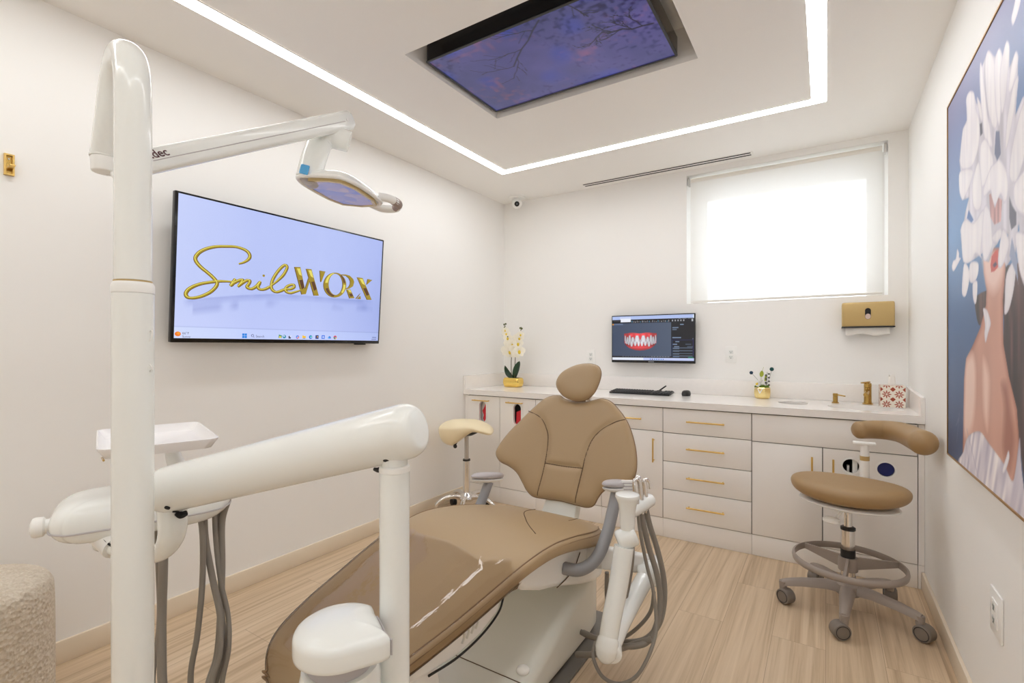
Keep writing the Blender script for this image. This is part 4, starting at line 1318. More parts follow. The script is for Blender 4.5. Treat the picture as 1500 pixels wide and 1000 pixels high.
tag(pt, 'white folded paper towel hanging out beneath the gold dispenser', 'paper towel')

# ---------------------------------------------------------------- gold hook on the left wall
hk = thing('wall_hook', (XL, 0.54, 1.915), 'small gold flip-down wall hook near the left edge', 'hook')
MB().plate([(0.528, 1.913), (0.556, 1.913), (0.556, 1.992), (0.528, 1.992)], [[(0.5335, 1.919), (0.5505, 1.919), (0.5505, 1.986), (0.5335, 1.986)]],
           (XL + 0.001, 0, 0), (0, 1, 0), (0, 0, 1), (0.014, 0, 0)).build('frame', GOLD, hk)
MB().boxx(XL + 0.001, XL + 0.006, 0.5340, 0.5500, 1.9195, 1.9855).build('back_plate', BRONZE, hk)
MB().box((XL + 0.030, 0.5425, 1.9375), (0.052, 0.0155, 0.005), 0.0015, 2, Matrix.Rotation(R(-12), 3, 'Y')).build('hook_arm', GOLD, hk)
for z in (1.945, 1.975):
    MB().cyl((XL + 0.006, 0.542, z), (XL + 0.0075, 0.542, z), 0.003, seg=12).build('screw', STEEL, hk)


# ================================================================ THINGS ON THE WORKTOP
LEAF = mat('orchid_leaf', (0.008, 0.04, 0.012), 0.35)
STEMM = mat('orchid_stem', (0.10, 0.075, 0.03), 0.6)
PETAL = mat('orchid_petal', (0.90, 0.86, 0.74), 0.6)
LIP = mat('orchid_lip', (0.80, 0.58, 0.04), 0.6)
BUD = mat('orchid_bud', (0.07, 0.09, 0.015), 0.6)
SOIL = mat('dark_soil', (0.03, 0.025, 0.015), 0.9, bump=0.6, bump_scale=150)

op = Vector((-2.365, 3.73, ZC))
orc = thing('potted_orchid', op, 'white and yellow orchid in a square gold pot in the worktop corner', 'potted plant')
mb = MB()
sec = lambda s: rrect(-0.082 * s, 0.082 * s, -0.055 * s, 0.055 * s, 0.022 * s)
mb.rings([[op + Vector((a, b, z)) for a, b in sec(s)] for s, z in ((0.82, 0.0006), (0.92, 0.008), (1.02, 0.035), (1.0, 0.065), (0.92, 0.080), (0.86, 0.082), (0.84, 0.076), (0.84, 0.06))], True)
mb.build('pot', POLGOLD, orc, sharp=60)
MB().plate(sec(0.84), [], op + Vector((0, 0, 0.0615)), (1, 0, 0), (0, 1, 0), (0, 0, 0.010)).build('soil', SOIL, orc)


def leaf_mesh(mb, base, tip, w, bend, side, fold=0.25, n=10):
    base, tip, side = Vector(base), Vector(tip), Vector(side)
    side = side - (tip - base).normalized() * side.dot((tip - base).normalized())
    side.normalize()
    nr = (tip - base).normalized().cross(side)

    def f(i, j):
        t = i / n
        p = base.lerp(tip, t) + nr * (bend * math.sin(PI * t))
        ww = w * (math.sin(PI * min(1, 0.08 + 0.92 * t)) ** 0.65) * (1 - .15 * t)
        s = (j - 2) / 2
        return p + side * (ww * s) + nr * (abs(s) * ww * fold)
    mb.grid(f, n + 1, 5)


for k, (b, tp_, w_, bd, sd) in enumerate((((0.01, 0, .075), (0.085, -0.03, .235), .030, .02, (0.5, 0.6, -.2)), ((0, 0, .075), (-0.085, -0.01, .19), .028, .025, (0.3, .8, .4)),
                                          ((0.0, 0.01, .075), (-0.01, 0.05, .18), .026, .01, (1, 0, 0)))):
    mb = MB()
    leaf_mesh(mb, op + Vector(b), op + Vector(tp_), w_, bd, sd)
    o = mb.build('leaf', LEAF, orc, weld=False)
    s_ = o.modifiers.new('thickness', 'SOLIDIFY')
    s_.thickness = 0.003
stA = [op + Vector(q) for q in ((-0.02, 0, .07), (-0.022, 0, .22), (-0.018, .005, .34), (-0.05, 0, .45), (-0.075, -.01, .53), (-.08, -.015, .555))]
stB = [op + Vector(q) for q in ((0.015, 0, .07), (0.018, 0, .20), (0.028, 0, .32), (0.055, -.005, .42), (0.085, -.01, .50), (.095, -.015, .535))]
for st in (stA, stB):
    MB().tube(st, 0.0032, seg=8, n=6).build('stem', STEMM, orc)


def orchid_flower(c, s, face, parent):
    c, face = Vector(c), Vector(face).normalized()
    ux = face.cross(UP).normalized()
    uy = ux.cross(face).normalized()
    mb = MB()
    for a, L, w_ in ((90, 1.0, .42), (18, 1.05, .62), (162, 1.05, .62), (-50, .95, .40), (230, .95, .40)):
        d = ux * math.cos(R(a)) + uy * math.sin(R(a))
        leaf_mesh(mb, c + d * (s * .06), c + d * (s * L) + face * (s * .12), s * w_, -s * .12, d.cross(face), 0.05, 7)
    o = mb.build('flower', PETAL, parent, weld=False)
    mb = MB()
    mb.ell(c + face * (s * .12) - uy * (s * .12), (s * .26, s * .2, s * .32), seg=10, rings=7)
    mb.build('lip', LIP, o)


FC = Vector((0.45, -0.85, 0.05))
for dx, dy, dz, s in ((-0.055, -.02, .325, .050), (-0.012, -.035, .315, .048), (0.035, -.03, .335, .048), (0.075, -.02, .318, .048), (0.012, -.03, .375, .046), (-.035, -.02, .385, .042), (0.065, -.025, .385, .042),
                      (-.045, -.02, .435, .038), (.075, -.02, .435, .036), (-.06, -.02, .475, .034), (.088, -.02, .465, .030), (-.072, -.02, .505, .030), (.045, -.02, .44, .032), (-.015, -.03, .30, .04), (.05, -.03, .295, .036)):
    orchid_flower(op + Vector((dx, dy, dz)), s * 1.16, FC + Vector((dx * 3, 0, 0)), orc)
for dx, dz in ((-.085, .56), (-.068, .565), (-.08, .535), (.085, .525), (.103, .52), (-.045, .452)):
    MB().ell(op + Vector((dx, -.02, dz)), (.0075, .0075, .0095), seg=10, rings=8).build('bud', BUD, orc)

# ---------------------------------------------------------------- small gold planter
pp = Vector((-0.372, 3.83, ZC))
pl = thing('small_planter', pp, 'small faceted gold planter with moss, flowers and blue balls on the worktop', 'planter')
mb = MB()
mb.rings([[pp + Vector((r * math.cos(2 * PI * k / 8 + .39), r * math.sin(2 * PI * k / 8 + .39), z)) for k in range(8)] for r, z in
          ((.040, .0006), (.050, .010), (.054, .040), (.052, .072), (.047, .078), (.045, .074), (.045, .06))], True)
mb.build('pot', PALEGOLD, pl, sharp=20)
MOSS = mat('moss', (0.13, 0.22, 0.02), 0.95, bump=0.8, bump_scale=120)
mb = MB()
for k in range(22):
    a, r = k * 2.4, .008 + .0075 * (k % 5)
    mb.ell(pp + Vector((r * math.cos(a), r * math.sin(a), .078 + .006 * ((k * 7) % 3) / 3)), (.013, .013, .012), seg=10, rings=7)
mb.build('moss', MOSS, pl)
GS = mat('wire_stem', (0.28, 0.27, 0.24), 0.5)
BB = mat('blue_ball_flower', (0.006, 0.035, 0.075), 0.8, bump=0.7, bump_scale=300)
GB = mat('teal_ball_flower', (0.0, 0.06, 0.06), 0.8, bump=0.7, bump_scale=300)
for pts, mm, r in (([(0, 0, .08), (-.03, -.01, .13), (-.068, -.02, .178)], BB, .012), ([(.02, 0, .08), (.045, 0, .15), (.058, -.005, .205)], GB, .0135)):
    MB().tube([pp + Vector(q) for q in pts], .0013, seg=6).build('stem', GS, pl)
    MB().ell(pp + Vector(pts[-1]), (r, r, r), seg=14, rings=10).build('ball_flower', mm, pl)
WP = mat('white_artificial_petal', (0.90, 0.90, 0.88), 0.6)
mb = MB()
for a, L in ((60, .05), (100, .045), (150, .05), (200, .04), (20, .05)):
    leaf_mesh(mb, pp + Vector((-.015, -.02, .085)), pp + Vector((-.015 + L * .95 * math.cos(R(a)), -.04, .088 + 1.1 * L * math.sin(R(a)))), .019, .004, (0.3, 1, 0), 0.1, 6)
mb.build('flower', WP, pl, weld=False)
MB().ell(pp + Vector((-.03, -.045, .103)), (.007, .006, .010), Matrix.Rotation(R(40), 3, 'Y'), 12, 8).build('flower_centre', LIP, pl)
mb = MB()
leaf_mesh(mb, pp + Vector((-.008, 0, .15)), pp + Vector((-.002, 0, .195)), .014, .004, (1, 0, 0), .2, 6)
leaf_mesh(mb, pp + Vector((.016, 0, .12)), pp + Vector((.022, .0, .165)), .007, .004, (1, 0, 0), .2, 6)
mb.tube([pp + Vector((-.008, 0, .09)), pp + Vector((-.008, 0, .15))], .0012, seg=6)
mb.tube([pp + Vector((-.002, 0, .19)), pp + Vector((.008, 0, .218))], .0008, seg=6)
mb.build('leaf', mat('light_green_leaf', (0.34, 0.40, 0.03), 0.6), pl, weld=False)
mb = MB()
for k in range(10):
    z = .095 + .0085 * k
    mb.ell(pp + Vector((.028 + .012 * math.cos(k * 2.1), .002 + .008 * math.sin(k * 2.1), z)), (.0075, .0045, .006), seg=8, rings=6)
mb.tube([pp + Vector((.026, 0, .085)), pp + Vector((.030, 0, .185))], .0013, seg=6)
mb.build('twig', mat('grey_twig', (0.10, 0.10, 0.085), 0.6), pl)
# white V-shaped mark on the face turned to the room
nrm = Vector((-0.1, -1, 0)).normalized()
ux = Vector((1, -0.1, 0)).normalized()
o = pp + nrm * 0.0535 + Vector((-.006, 0, .04))
MB().plate([(-.016, .032), (-.010, .032), (.001, .008), (.014, .032), (.020, .032), (.003, -.002), (-.002, -.002)], [], o, ux, UP, nrm * 0.0025).build('mark', WP, pl)

# ---------------------------------------------------------------- keyboard, mouse
kc, krot = Vector((-1.19, 3.705, ZC + 0.012)), Matrix.Rotation(R(0), 3, 'Z')
kb = thing('keyboard', (kc.x, kc.y, ZC), 'black keyboard on the worktop below the wall monitor', 'keyboard')
tilt = Matrix.Rotation(R(4), 3, 'X')
MB().box(kc, (0.46, 0.150, 0.014), 0.005, 2, tilt).build('body', BLACK, kb)
KEY = mat('keycap_black', (0.03, 0.03, 0.032), 0.5)
for blk in (range(0, 15), range(16, 18), range(19, 22)):
    mb = MB()
    for r_, k in [(r_, k) for r_ in range(6) for k in blk]:
        mb.box(kc + tilt @ Vector((-0.214 + k * 0.0204, 0.058 - r_ * 0.0215 - (0.004 if r_ else 0), 0.009)), (0.0165, 0.0165 if r_ else 0.011, 0.006), 0.0015, 1, tilt)
    mb.build('keys', KEY, kb, weld=False)
pen = MB()
pen.cyl(kc + Vector((0.125, 0.052, 0.0158)), kc + Vector((0.165, 0.085, 0.050)), 0.0058, 0.005, 12)
tag(pen.build('pen', BLACK, loc=kc + Vector((0.125, 0.052, 0.0158))), 'short black pen standing tilted at the back of the keyboard', 'pen')
mc = Vector((-0.865, 3.74, ZC))
ms = thing('computer_mouse', mc, 'black computer mouse on the worktop right of the keyboard', 'computer mouse')
mb = MB()
mb.rings([[mc + Vector((a * s, b * s - .002, z)) for a, b in [(.031 * math.cos(t), .052 * math.sin(t)) for t in [2 * PI * k / 28 for k in range(28)]]] for s, z in
          ((.92, .0008), (1.0, .008), (1.0, .016), (.94, .026), (.80, .034), (.55, .039), (.25, .0405))], True)
mb.build('body', BLACK, ms, sharp=60)
MB().cyl(mc + Vector((-.004, -.026, .034)), mc + Vector((.004, -.026, .034)), .0075, seg=16).build('scroll_wheel', CASTER, ms)

# ---------------------------------------------------------------- tap, soap pump, tissues
fp = Vector((0.222, 3.80, ZC))
fa = thing('faucet', fp, 'antique brass single lever faucet at the back of the sink', 'faucet')
MB().lathe([(.0001, .0006), (.028, .0006), (.028, .006), (.022, .008), (.020, .02), (.0195, .10), (.021, .104), (.0001, .105)], fp).build('column', BRONZE, fa)
MB().cyl(fp + Vector((0, -.005, .084)), fp + Vector((-.018, -.115, .066)), .0125, .0115, 20, .002).build('spout', BRONZE, fa)
MB().lathe([(.0001, .1055), (.0195, .1055), (.0205, .118), (.019, .132), (.0001, .134)], fp).build('cap', BRONZE, fa)
MB().box(fp + Vector((-.012, -.012, .136)), (.050, .022, .009), .003, 2, Matrix.Rotation(R(-8), 3, 'Y') @ Matrix.Rotation(R(35), 3, 'Z')).build('lever', BRONZE, fa)
sp = Vector((0.052, 3.765, ZC))
so = thing('soap_pump', sp, 'small gold built-in soap pump left of the faucet', 'soap pump')
MB().lathe([(.0001, .0006), (.020, .0006), (.020, .006), (.0135, .008), (.0135, .045), (.0001, .046)], sp).build('body', BRONZE, so)
MB().lathe([(.0001, .0465), (.014, .0465), (.014, .060), (.012, .062), (.0001, .062)], sp).build('pump_head', BRONZE, so)
MB().cyl(sp + Vector((.008, -.004, .054)), sp + Vector((.052, -.022, .048)), .0045, .004, 12).build('nozzle', BRONZE, so)


def tile_material():
    """White card with rust coloured eight-petal flowers and squares standing on a corner."""
    m = bpy.data.materials.new('rust_flower_card')
    m.use_nodes = True
    nt = m.node_tree
    b = nt.nodes['Principled BSDF']
    a = nt.nodes.new('ShaderNodeAttribute')
    a.attribute_name = 'paint'
    b.inputs['Roughness'].default_value = 0.5
    nt.links.new(a.outputs['Color'], b.inputs['Base Color'])
    return m


tb0, tbs, tbh = Vector((0.335, 3.725, ZC)), 0.118, 0.128
tb = thing('tissue_box', tb0, 'white tissue box printed with rust flowers, right of the faucet', 'tissue box')
tm = tile_material()
MB().boxx(tb0.x - tbs / 2 + .0012, tb0.x + tbs / 2 - .0012, tb0.y - tbs / 2 + .0012, tb0.y + tbs / 2 - .0012, ZC + 0.0008, ZC + tbh - .0012).build('carton', UNIT2, tb)


def flower_print(X, Y):
    per = tbs / 2.0
    x, y = (X / per) % 1 - .5, ((Y + .012) / per) % 1 - .5
    c = np.zeros(X.shape + (3,))
    c[:] = (236, 228, 214)
    rr, aa = np.hypot(x, y), np.arctan2(y, x)
    pw = np.abs(((aa / (PI / 4)) % 1) - .5) * 2           # 1 on the petal axis edges
    ax_ = 1 - pw
    m = (rr > .07) & (rr < .40) & (ax_ < .62 * np.sin(np.clip((rr - .05) / .37, 0, 1) * PI) ** .7) & (True)
    pet = np.abs(np.sin(4 * aa)) < 0
    k = np.round(aa / (PI / 4)) * (PI / 4)
    dx, dy = rr * np.cos(aa - k), rr * np.sin(aa - k)
    m = (((dx - .23) / .165) ** 2 + (dy / .052) ** 2 < 1)
    c[m] = (164, 62, 26)
    xs, ys = (np.abs(np.abs(x) - .5)), (np.abs(np.abs(y) - .5))
    d = (xs + ys < .235) & ~((np.abs(xs - ys) < .02) & (xs + ys > .18) & False)
    c[d] = (156, 60, 26)
    return c


for nm, o, ux in (('front_print', (tb0.x - tbs / 2, tb0.y - tbs / 2, ZC + .0008), (1, 0, 0)), ('side_print', (tb0.x - tbs / 2, tb0.y + tbs / 2, ZC + .0008), (0, -1, 0)),
                  ('side_print', (tb0.x + tbs / 2, tb0.y - tbs / 2, ZC + .0008), (0, 1, 0))):
    picture(nm, o, ux, (0, 0, 1), tbs, tbh - .0008, 90, 96, flower_print, tm, tb)
picture('top_print', (tb0.x - tbs / 2, tb0.y - tbs / 2, ZC + tbh), (1, 0, 0), (0, 1, 0), tbs, tbs, 90, 90, flower_print, tm, tb)
mb = MB()
mb.grid(lambda i, j: tb0 + Vector((.020 * (1 - .25 * j / 8) * math.cos(i * 2 * PI / 14) * (1 + .25 * math.sin(i * 2.7)), .010 * math.sin(i * 2 * PI / 14) * (1 + .3 * math.cos(i * 3)),
                                   tbh + .0008 + .058 * j / 8 * (1 + .12 * math.sin(i * 1.3)))), 14, 9, cu=True)
ts = mb.build('tissue', mat('tissue_paper', (0.88, 0.86, 0.82), 0.9), loc=tb0 + Vector((0, 0, tbh)), weld=False)
tag(ts, 'white tissue pulled up out of the rust flowered box', 'tissue')


# ================================================================ STOOLS AND POUF
# ---------------------------------------------------------------- tan assistant stool by the sink cabinet
S0 = Vector((0.09, 2.86, 0))
stl = thing('assistant_stool', S0, 'tan oval assistant stool with foot ring and curved arm by the right wall', 'stool')
ang0 = R(-94.7)
for k in range(5):
    a = ang0 + k * 2 * PI / 5
    d = Vector((math.cos(a), math.sin(a), 0))
    sd = Vector((-d.y, d.x, 0))
    mb = MB()
    pr = [(0.03, .118, .034, .019), (0.10, .122, .030, .017), (0.20, .113, .023, .016), (0.262, .102, .019, .015), (0.283, .096, .017, .014)]
    mb.rings([[S0 + d * r + sd * (w_ * sx) + UP * (z + hgt * sz) for sx, sz in ((-1, -1), (-.8, .6), (-.4, 1), (.4, 1), (.8, .6), (1, -1))] for r, z, w_, hgt in pr], True)
    mb.cyl(S0 + d * .277 + UP * .062, S0 + d * .277 + UP * .104, .016, .018, 14)
    mb.build('leg', STOOLGREY, stl, sharp=50)
    ca = a + R((-60, -10, 40, -60, 130)[k])
    cd = Vector((math.cos(ca), math.sin(ca), 0))
    cs = Vector((-cd.y, cd.x, 0))
    cc_ = S0 + d * .277 + cd * .016
    mb = MB()
    mb.cyl(cc_ - cs * .026 + UP * .0365, cc_ + cs * .026 + UP * .0365, .0360, .0360, 28, .005)
    cst = mb.build('caster', CASTER, stl)
    for s in (-1, 1):
        mb = MB()
        mb.tube([cc_ + cs * (.0262 * s) + UP * .0365 + (cd * math.cos(t) + UP * math.sin(t)) * .0275 for t in [2 * PI * q / 24 for q in range(24)]], .0016, seg=6, smooth=False, closed=True)
        mb.build('wheel_ring', BLACK, cst)
    mb = MB()
    mb.cyl(S0 + d * .277 + UP * .050, S0 + d * .277 + UP * .0635, .0125, None, 12)
    mb.build('swivel_pin', BLACK, cst)
MB().lathe([(.0001, .085), (.050, .088), (.058, .105), (.052, .135), (.034, .150), (.032, .175), (.0001, .175)], S0).build('hub', STOOLGREY, stl)
MB().lathe([(.0001, .176), (.029, .176), (.029, .262), (.0001, .262)], S0).build('column_sleeve', CHROME, stl)
MB().lathe([(.0001, .2625), (.0305, .2625), (.0305, .300), (.0001, .300)], S0).build('column_band', BLACK, stl)
MB().lathe([(.0001, .3005), (.0285, .3005), (.0285, .392), (.0001, .392)], S0).build('column_sleeve', CHROME, stl)
MB().lathe([(.0001, .3925), (.031, .3925), (.031, .404), (.024, .408), (.0001, .408)], S0).build('column_cap', BLACK, stl)
MB().lathe([(.0001, .4085), (.0175, .4085), (.0175, .50), (.0001, .50)], S0).build('gas_lift', CHROME, stl)
# foot ring with three spokes
ringz = .235
mb = MB()
prof = [(.222, -.016), (.232, -.012), (.234, .0), (.232, .012), (.222, .016), (.219, .008), (.219, -.008)]
mb.rings([[S0 + Vector((r * math.cos(t), r * math.sin(t), ringz + z)) for r, z in prof] for t in [2 * PI * i / 72 for i in range(72)]], False, True)
fr_ = mb.build('foot_ring', STOOLGREY, stl, sharp=60)
for a in (R(-95), R(25), R(145)):
    d = Vector((math.cos(a), math.sin(a), 0))
    sd = Vector((-d.y, d.x, 0))
    mb = MB()
    mb.rings([[S0 + d * r + sd * (.0055 * sx) + UP * (z + hgt * sz) for sx, sz in ((-1, -1), (-1, 1), (1, 1), (1, -1))] for r, z, hgt in ((.030, .232, .030), (.12, .233, .022), (.22, ringz, .013))], True)
    mb.build('spoke', STOOLGREY, fr_)
MB().lathe([(.030, .2), (.040, .2), (.042, .225), (.038, .262), (.030, .262)], S0).build('ring_collar', STOOLGREY, stl)

SR = Matrix.Rotation(R(-14), 3, 'Z')
plc = lambda u, v, w_: S0 + Vector((.0, .0, .588)) + SR @ Vector((u, v, 0)) + UP * (w_ + .012 * (u / .24) ** 2)
pil = Pillow([(.243 * math.cos(t), .195 * math.sin(t)) for t in [2 * PI * k / 16 for k in range(16)]], .036, .050, plc, p=8)
pil.mesh().build('seat_cushion', TAN2, stl, sharp=70)
pil2 = Pillow([(.205 * math.cos(t), .160 * math.sin(t)) for t in [2 * PI * k / 16 for k in range(16)]], .010, .014, lambda u, v, w_: S0 + Vector((0, 0, .523)) + SR @ Vector((u, v, 0)) + UP * w_, p=6)
pil2.mesh().build('seat_plate', UNIT2, stl, sharp=60)
mb = MB()
mb.boxx(S0.x - .06, S0.x + .06, S0.y - .05, S0.y + .05, .484, .512, .006)
mb.cyl(S0 + Vector((-.02, -.06, .505)), S0 + Vector((-.045, -.075, .470)), .006, None, 10)
mb.build('tilt_mechanism', UNIT2, stl)
lv = S0 + Vector((-.055, -.03, .445))
mb = MB()
mb.rings([[lv + Vector((-.012 + .036 * s * math.cos(t), -.035 + .032 * s * math.sin(t), z)) for t in [2 * PI * k / 20 for k in range(20)]] for s, z in ((.7, -.012), (1, -.006), (1, .006), (.7, .012))], True)
mb.tube([lv + Vector((-.002, -.02, .0)), S0 + Vector((-.03, -.02, .475)), S0 + Vector((-.015, 0, .49))], .006, seg=10)
mb.build('height_paddle', UNIT2, stl)
# curved body support on its post
pb = Vector((.165, 3.035, 0))
MB().cyl(pb + UP * .555, pb + UP * .700, .020, None, 20).build('arm_post', UNIT2, stl)
MB().cyl(pb + UP * .700, pb + UP * .722, .0205, None, 20).build('post_band', SATGOLD, stl)
MB().cyl(pb + UP * .722, pb + UP * .785, .019, None, 20).build('arm_post', UNIT2, stl)
mb = MB()
mb.boxx(S0.x - .02, pb.x + .03, pb.y - .12, pb.y + .02, .545, .556, .003)
mb.build('arm_bracket', UNIT2, stl)
path = [at(1252, 630, 2.55), at(1275, 629, 2.56), at(1300, 630, 2.53), at(1322, 634, 2.44), at(1342, 643, 2.30), at(1356, 650, 2.15)]
mb = MB()
n = len(path)
cp = catmull(path, 8)
m_ = len(cp)
rr = []
for i in range(m_):
    t = i / (m_ - 1)
    r_ = .044 + .012 * t
    e = min(1, t / .06, (1 - t) / .05)
    rr.append(r_ * math.sqrt(max(.02, 1 - (1 - e) ** 2)))
mb.tube(cp, rr, seg=28, smooth=False)
bs = mb.build('body_support', TAN2, stl, sharp=70)
MB().boxx(pb.x - .05, pb.x + .045, pb.y - .022, pb.y + .018, .780, .792, .003).build('support_plate', UNIT2, stl)

# ---------------------------------------------------------------- cream saddle stool in the corner
Q0 = Vector((-2.30, 2.965, 0))
sad = thing('saddle_stool', Q0, 'cream saddle stool on chrome five-star base in the corner by the cabinets', 'stool')
MB().lathe([(.0001, .10), (.050, .105), (.060, .125), (.050, .150), (.032, .165), (.030, .17), (.0001, .17)], Q0).build('hub', CHROME, sad)
MB().lathe([(.0001, .1705), (.026, .1705), (.026, .405), (.0001, .405)], Q0).build('column_sleeve', CHROME, sad)
MB().lathe([(.0001, .4055), (.028, .4055), (.028, .418), (.0001, .418)], Q0).build('column_cap', BLACK, sad)
MB().lathe([(.0001, .4185), (.0165, .4185), (.0165, .60), (.0001, .60)], Q0).build('gas_lift', STEEL, sad)
for k in range(5):
    a = R(-62) + k * 2 * PI / 5
    d = Vector((math.cos(a), math.sin(a), 0))
    mb = MB()
    mb.tube([Q0 + d * .04 + UP * .13, Q0 + d * .10 + UP * .142, Q0 + d * .17 + UP * .130, Q0 + d * .222 + UP * .094, Q0 + d * .230 + UP * .066], [.021, .019, .017, .015, .013], seg=14)
    mb.build('leg', CHROME, sad)
    sd = Vector((-d.y, d.x, 0))
    mb = MB()
    for s in (-1, 1):
        mb.cyl(Q0 + d * .236 + sd * (.004 * s) + UP * .0305, Q0 + d * .236 + sd * (.020 * s) + UP * .0305, .030, .028, 20, .003)
    mb.cyl(Q0 + d * .230 + UP * .03, Q0 + d * .230 + UP * .066, .008, None, 10)
    mb.build('caster', BLACK, sad)
ua, va = RIGHT, FWD
so_ = [(-.205, .0), (-.19, .10), (-.10, .165), (.02, .155), (.10, .165), (.185, .13), (.205, .0), (.185, -.13), (.10, -.165), (.02, -.155), (-.10, -.165), (-.19, -.10)]


def saddle_place(u, v, w_):
    h_ = .668 + .015 * math.sin((u + .2) * 6)
    sag = -.95 * max(0, u - .03) ** 1.7 - .30 * max(0, -u - .10) ** 1.6
    ridge = .45 * v * v
    th = 1.0 + (3.3 if w_ < 0 else .25) * max(0.0, min(1.0, (.06 - u) / .16)) 
    return Q0 + ua * u + va * v + UP * (h_ + sag - ridge + w_ * th)


pil = Pillow(so_, .030, .035, saddle_place, p=4.0, nseg=5)
pil.mesh().build('saddle_seat', CREAM, sad, sharp=75)
MB().lathe([(.0001, .600), (.05, .600), (.085, .618), (.085, .626), (.0001, .626)], Q0).build('seat_plate', BLACK, sad)
mb = MB()
mb.tube([Q0 + UP * .605, Q0 - ua * .05 + UP * .590 - va * .06, Q0 - ua * .075 + UP * .54 - va * .10], .006, seg=10)
mb.ell(Q0 - ua * .075 + UP * .535 - va * .10, (.016, .012, .016), seg=12, rings=8)
mb.build('height_lever', BLACK, sad)

# ---------------------------------------------------------------- boucle pouf
PB = Vector((-2.225, 0.36, 0))
pm = bpy.data.materials.new('boucle_fabric')
pm.use_nodes = True
nt = pm.node_tree
b = nt.nodes['Principled BSDF']
b.inputs['Roughness'].default_value = 0.95
tc = nt.nodes.new('ShaderNodeTexCoord')
vo = nt.nodes.new('ShaderNodeTexVoronoi')
vo.inputs['Scale'].default_value = 75
nz = nt.nodes.new('ShaderNodeTexNoise')
nz.inputs['Scale'].default_value = 60
nz.inputs['Distortion'].default_value = 2.0
nt.links.new(tc.outputs['Object'], vo.inputs['Vector'])
nt.links.new(tc.outputs['Object'], nz.inputs['Vector'])
mx = nt.nodes.new('ShaderNodeMix')
mx.data_type = 'RGBA'
mx.inputs[6].default_value = (0.46, 0.36, 0.24, 1)
mx.inputs[7].default_value = (0.86, 0.80, 0.70, 1)
nt.links.new(nz.outputs['Fac'], mx.inputs[0])
nt.links.new(mx.outputs[2], b.inputs['Base Color'])
bp = nt.nodes.new('ShaderNodeBump')
bp.inputs['Strength'].default_value = 0.9
bp.inputs['Distance'].default_value = 0.008
nt.links.new(vo.outputs['Distance'], bp.inputs['Height'])
nt.links.new(bp.outputs['Normal'], b.inputs['Normal'])
po = thing('pouf', PB, 'round boucle pouf at the left edge beside the wall', 'pouf')
pr_ = [(.0001, .001), (.185, .001), (.205, .012), (.212, .05), (.214, .25), (.212, .46), (.205, .505), (.185, .527), (.14, .538), (.0001, .543)]
mb = MB()
rp = catmull([Vector((r, h, 0)) for r, h in pr_], 4)
mb.lathe([(max(.0001, q.x), max(.001, q.y)) for q in rp], PB, seg=64)
mb.build('upholstered_body', pm, po, sharp=70)


# ================================================================ THE DENTAL CHAIR
CXC = -1.09                                     # centre line of the chair
ch = thing('dental_chair', (CXC, 1.6, 0), 'tan dental chair on a white base in the middle of the room', 'dental chair')


def interp(tab, x):
    if x <= tab[0][0]:
        return tab[0][1]
    for (a, p), (b, q) in zip(tab[:-1], tab[1:]):
        if x <= b:
            t = (x - a) / (b - a)
            return p + (q - p) * t
    return tab[-1][1]


def smooth_tab(tab):
    return [(q.x, q.y) for q in catmull([Vector((a, b, 0)) for a, b in tab], 6)]


ZTOP = smooth_tab([(0.66, .455), (0.75, .483), (.85, .502), (.95, .523), (1.05, .541), (1.20, .572), (1.35, .598), (1.50, .603), (1.65, .583), (1.80, .550), (1.90, .525), (1.98, .503), (2.06, .480)])
THK = smooth_tab([(0.66, .056), (0.9, .060), (1.3, .062), (1.5, .068), (1.7, .078), (1.85, .084), (2.06, .086)])
HWID = smooth_tab([(.60, .19), (.85, .222), (.95, .242), (1.05, .260), (1.20, .283), (1.35, .303), (1.50, .316), (1.65, .325), (1.78, .326), (1.88, .314), (1.96, .290), (2.06, .262)])
TOE = 0.69
REAR = 2.045


def half_w(y):
    w_ = interp(HWID, y)
    if y < 0.92:
        q = (0.92 - y) / (0.92 - TOE)
        return w_ * max(0.0, 1 - min(1, q) ** 2.6) ** .5
    if y > 1.97:
        q = (y - 1.97) / (REAR - 1.97)
        return w_ - 0.030 * min(1, q) ** 2.4
    return w_


def cushion_ring(y, grow=0.0, n=56):
    """Cross-section of the seat cushion at depth y."""
    zt, th = interp(ZTOP, y), interp(THK, y)
    hw = half_w(y) + grow
    out = []
    # shrink the section at both ends so that they close softly
    e = 1.0
    if y < TOE + 0.05:
        e = math.sqrt(max(0.02, 1 - ((TOE + 0.05 - y) / 0.05) ** 2))
    if y > REAR - 0.03:
        e = math.sqrt(max(0.02, 1 - ((y - REAR + 0.03) / 0.03) ** 2))
    for k in range(n):
        t = 2 * PI * k / n
        c_, s_ = math.cos(t), math.sin(t)
        px = math.copysign(abs(c_) ** (2 / 5.5), c_)
        pz = math.copysign(abs(s_) ** (2 / 4.2), s_)
        x = hw * px
        dish = 0.010 * (1 - px * px) if s_ > 0 else 0.0
        z = zt - th / 2 + (th / 2 + grow) * pz * e + dish * s_ * e
        out.append(Vector((CXC + x, y, z)))
    return out


ys = [TOE + 0.0005] + [TOE + .23 * (1 - math.cos(PI / 2 * k / 18)) for k in range(1, 18)] + [0.92 + (1.87 - .92) * k / 40 for k in range(0, 41)] + [1.87 + .175 * math.sin(PI / 2 * k / 14) for k in range(1, 14)] + [REAR - 0.0003]
mb = MB()
mb.rings([cushion_ring(y) for y in ys], True)
seat = mb.build('seat_cushion', TAN, ch, sharp=75)


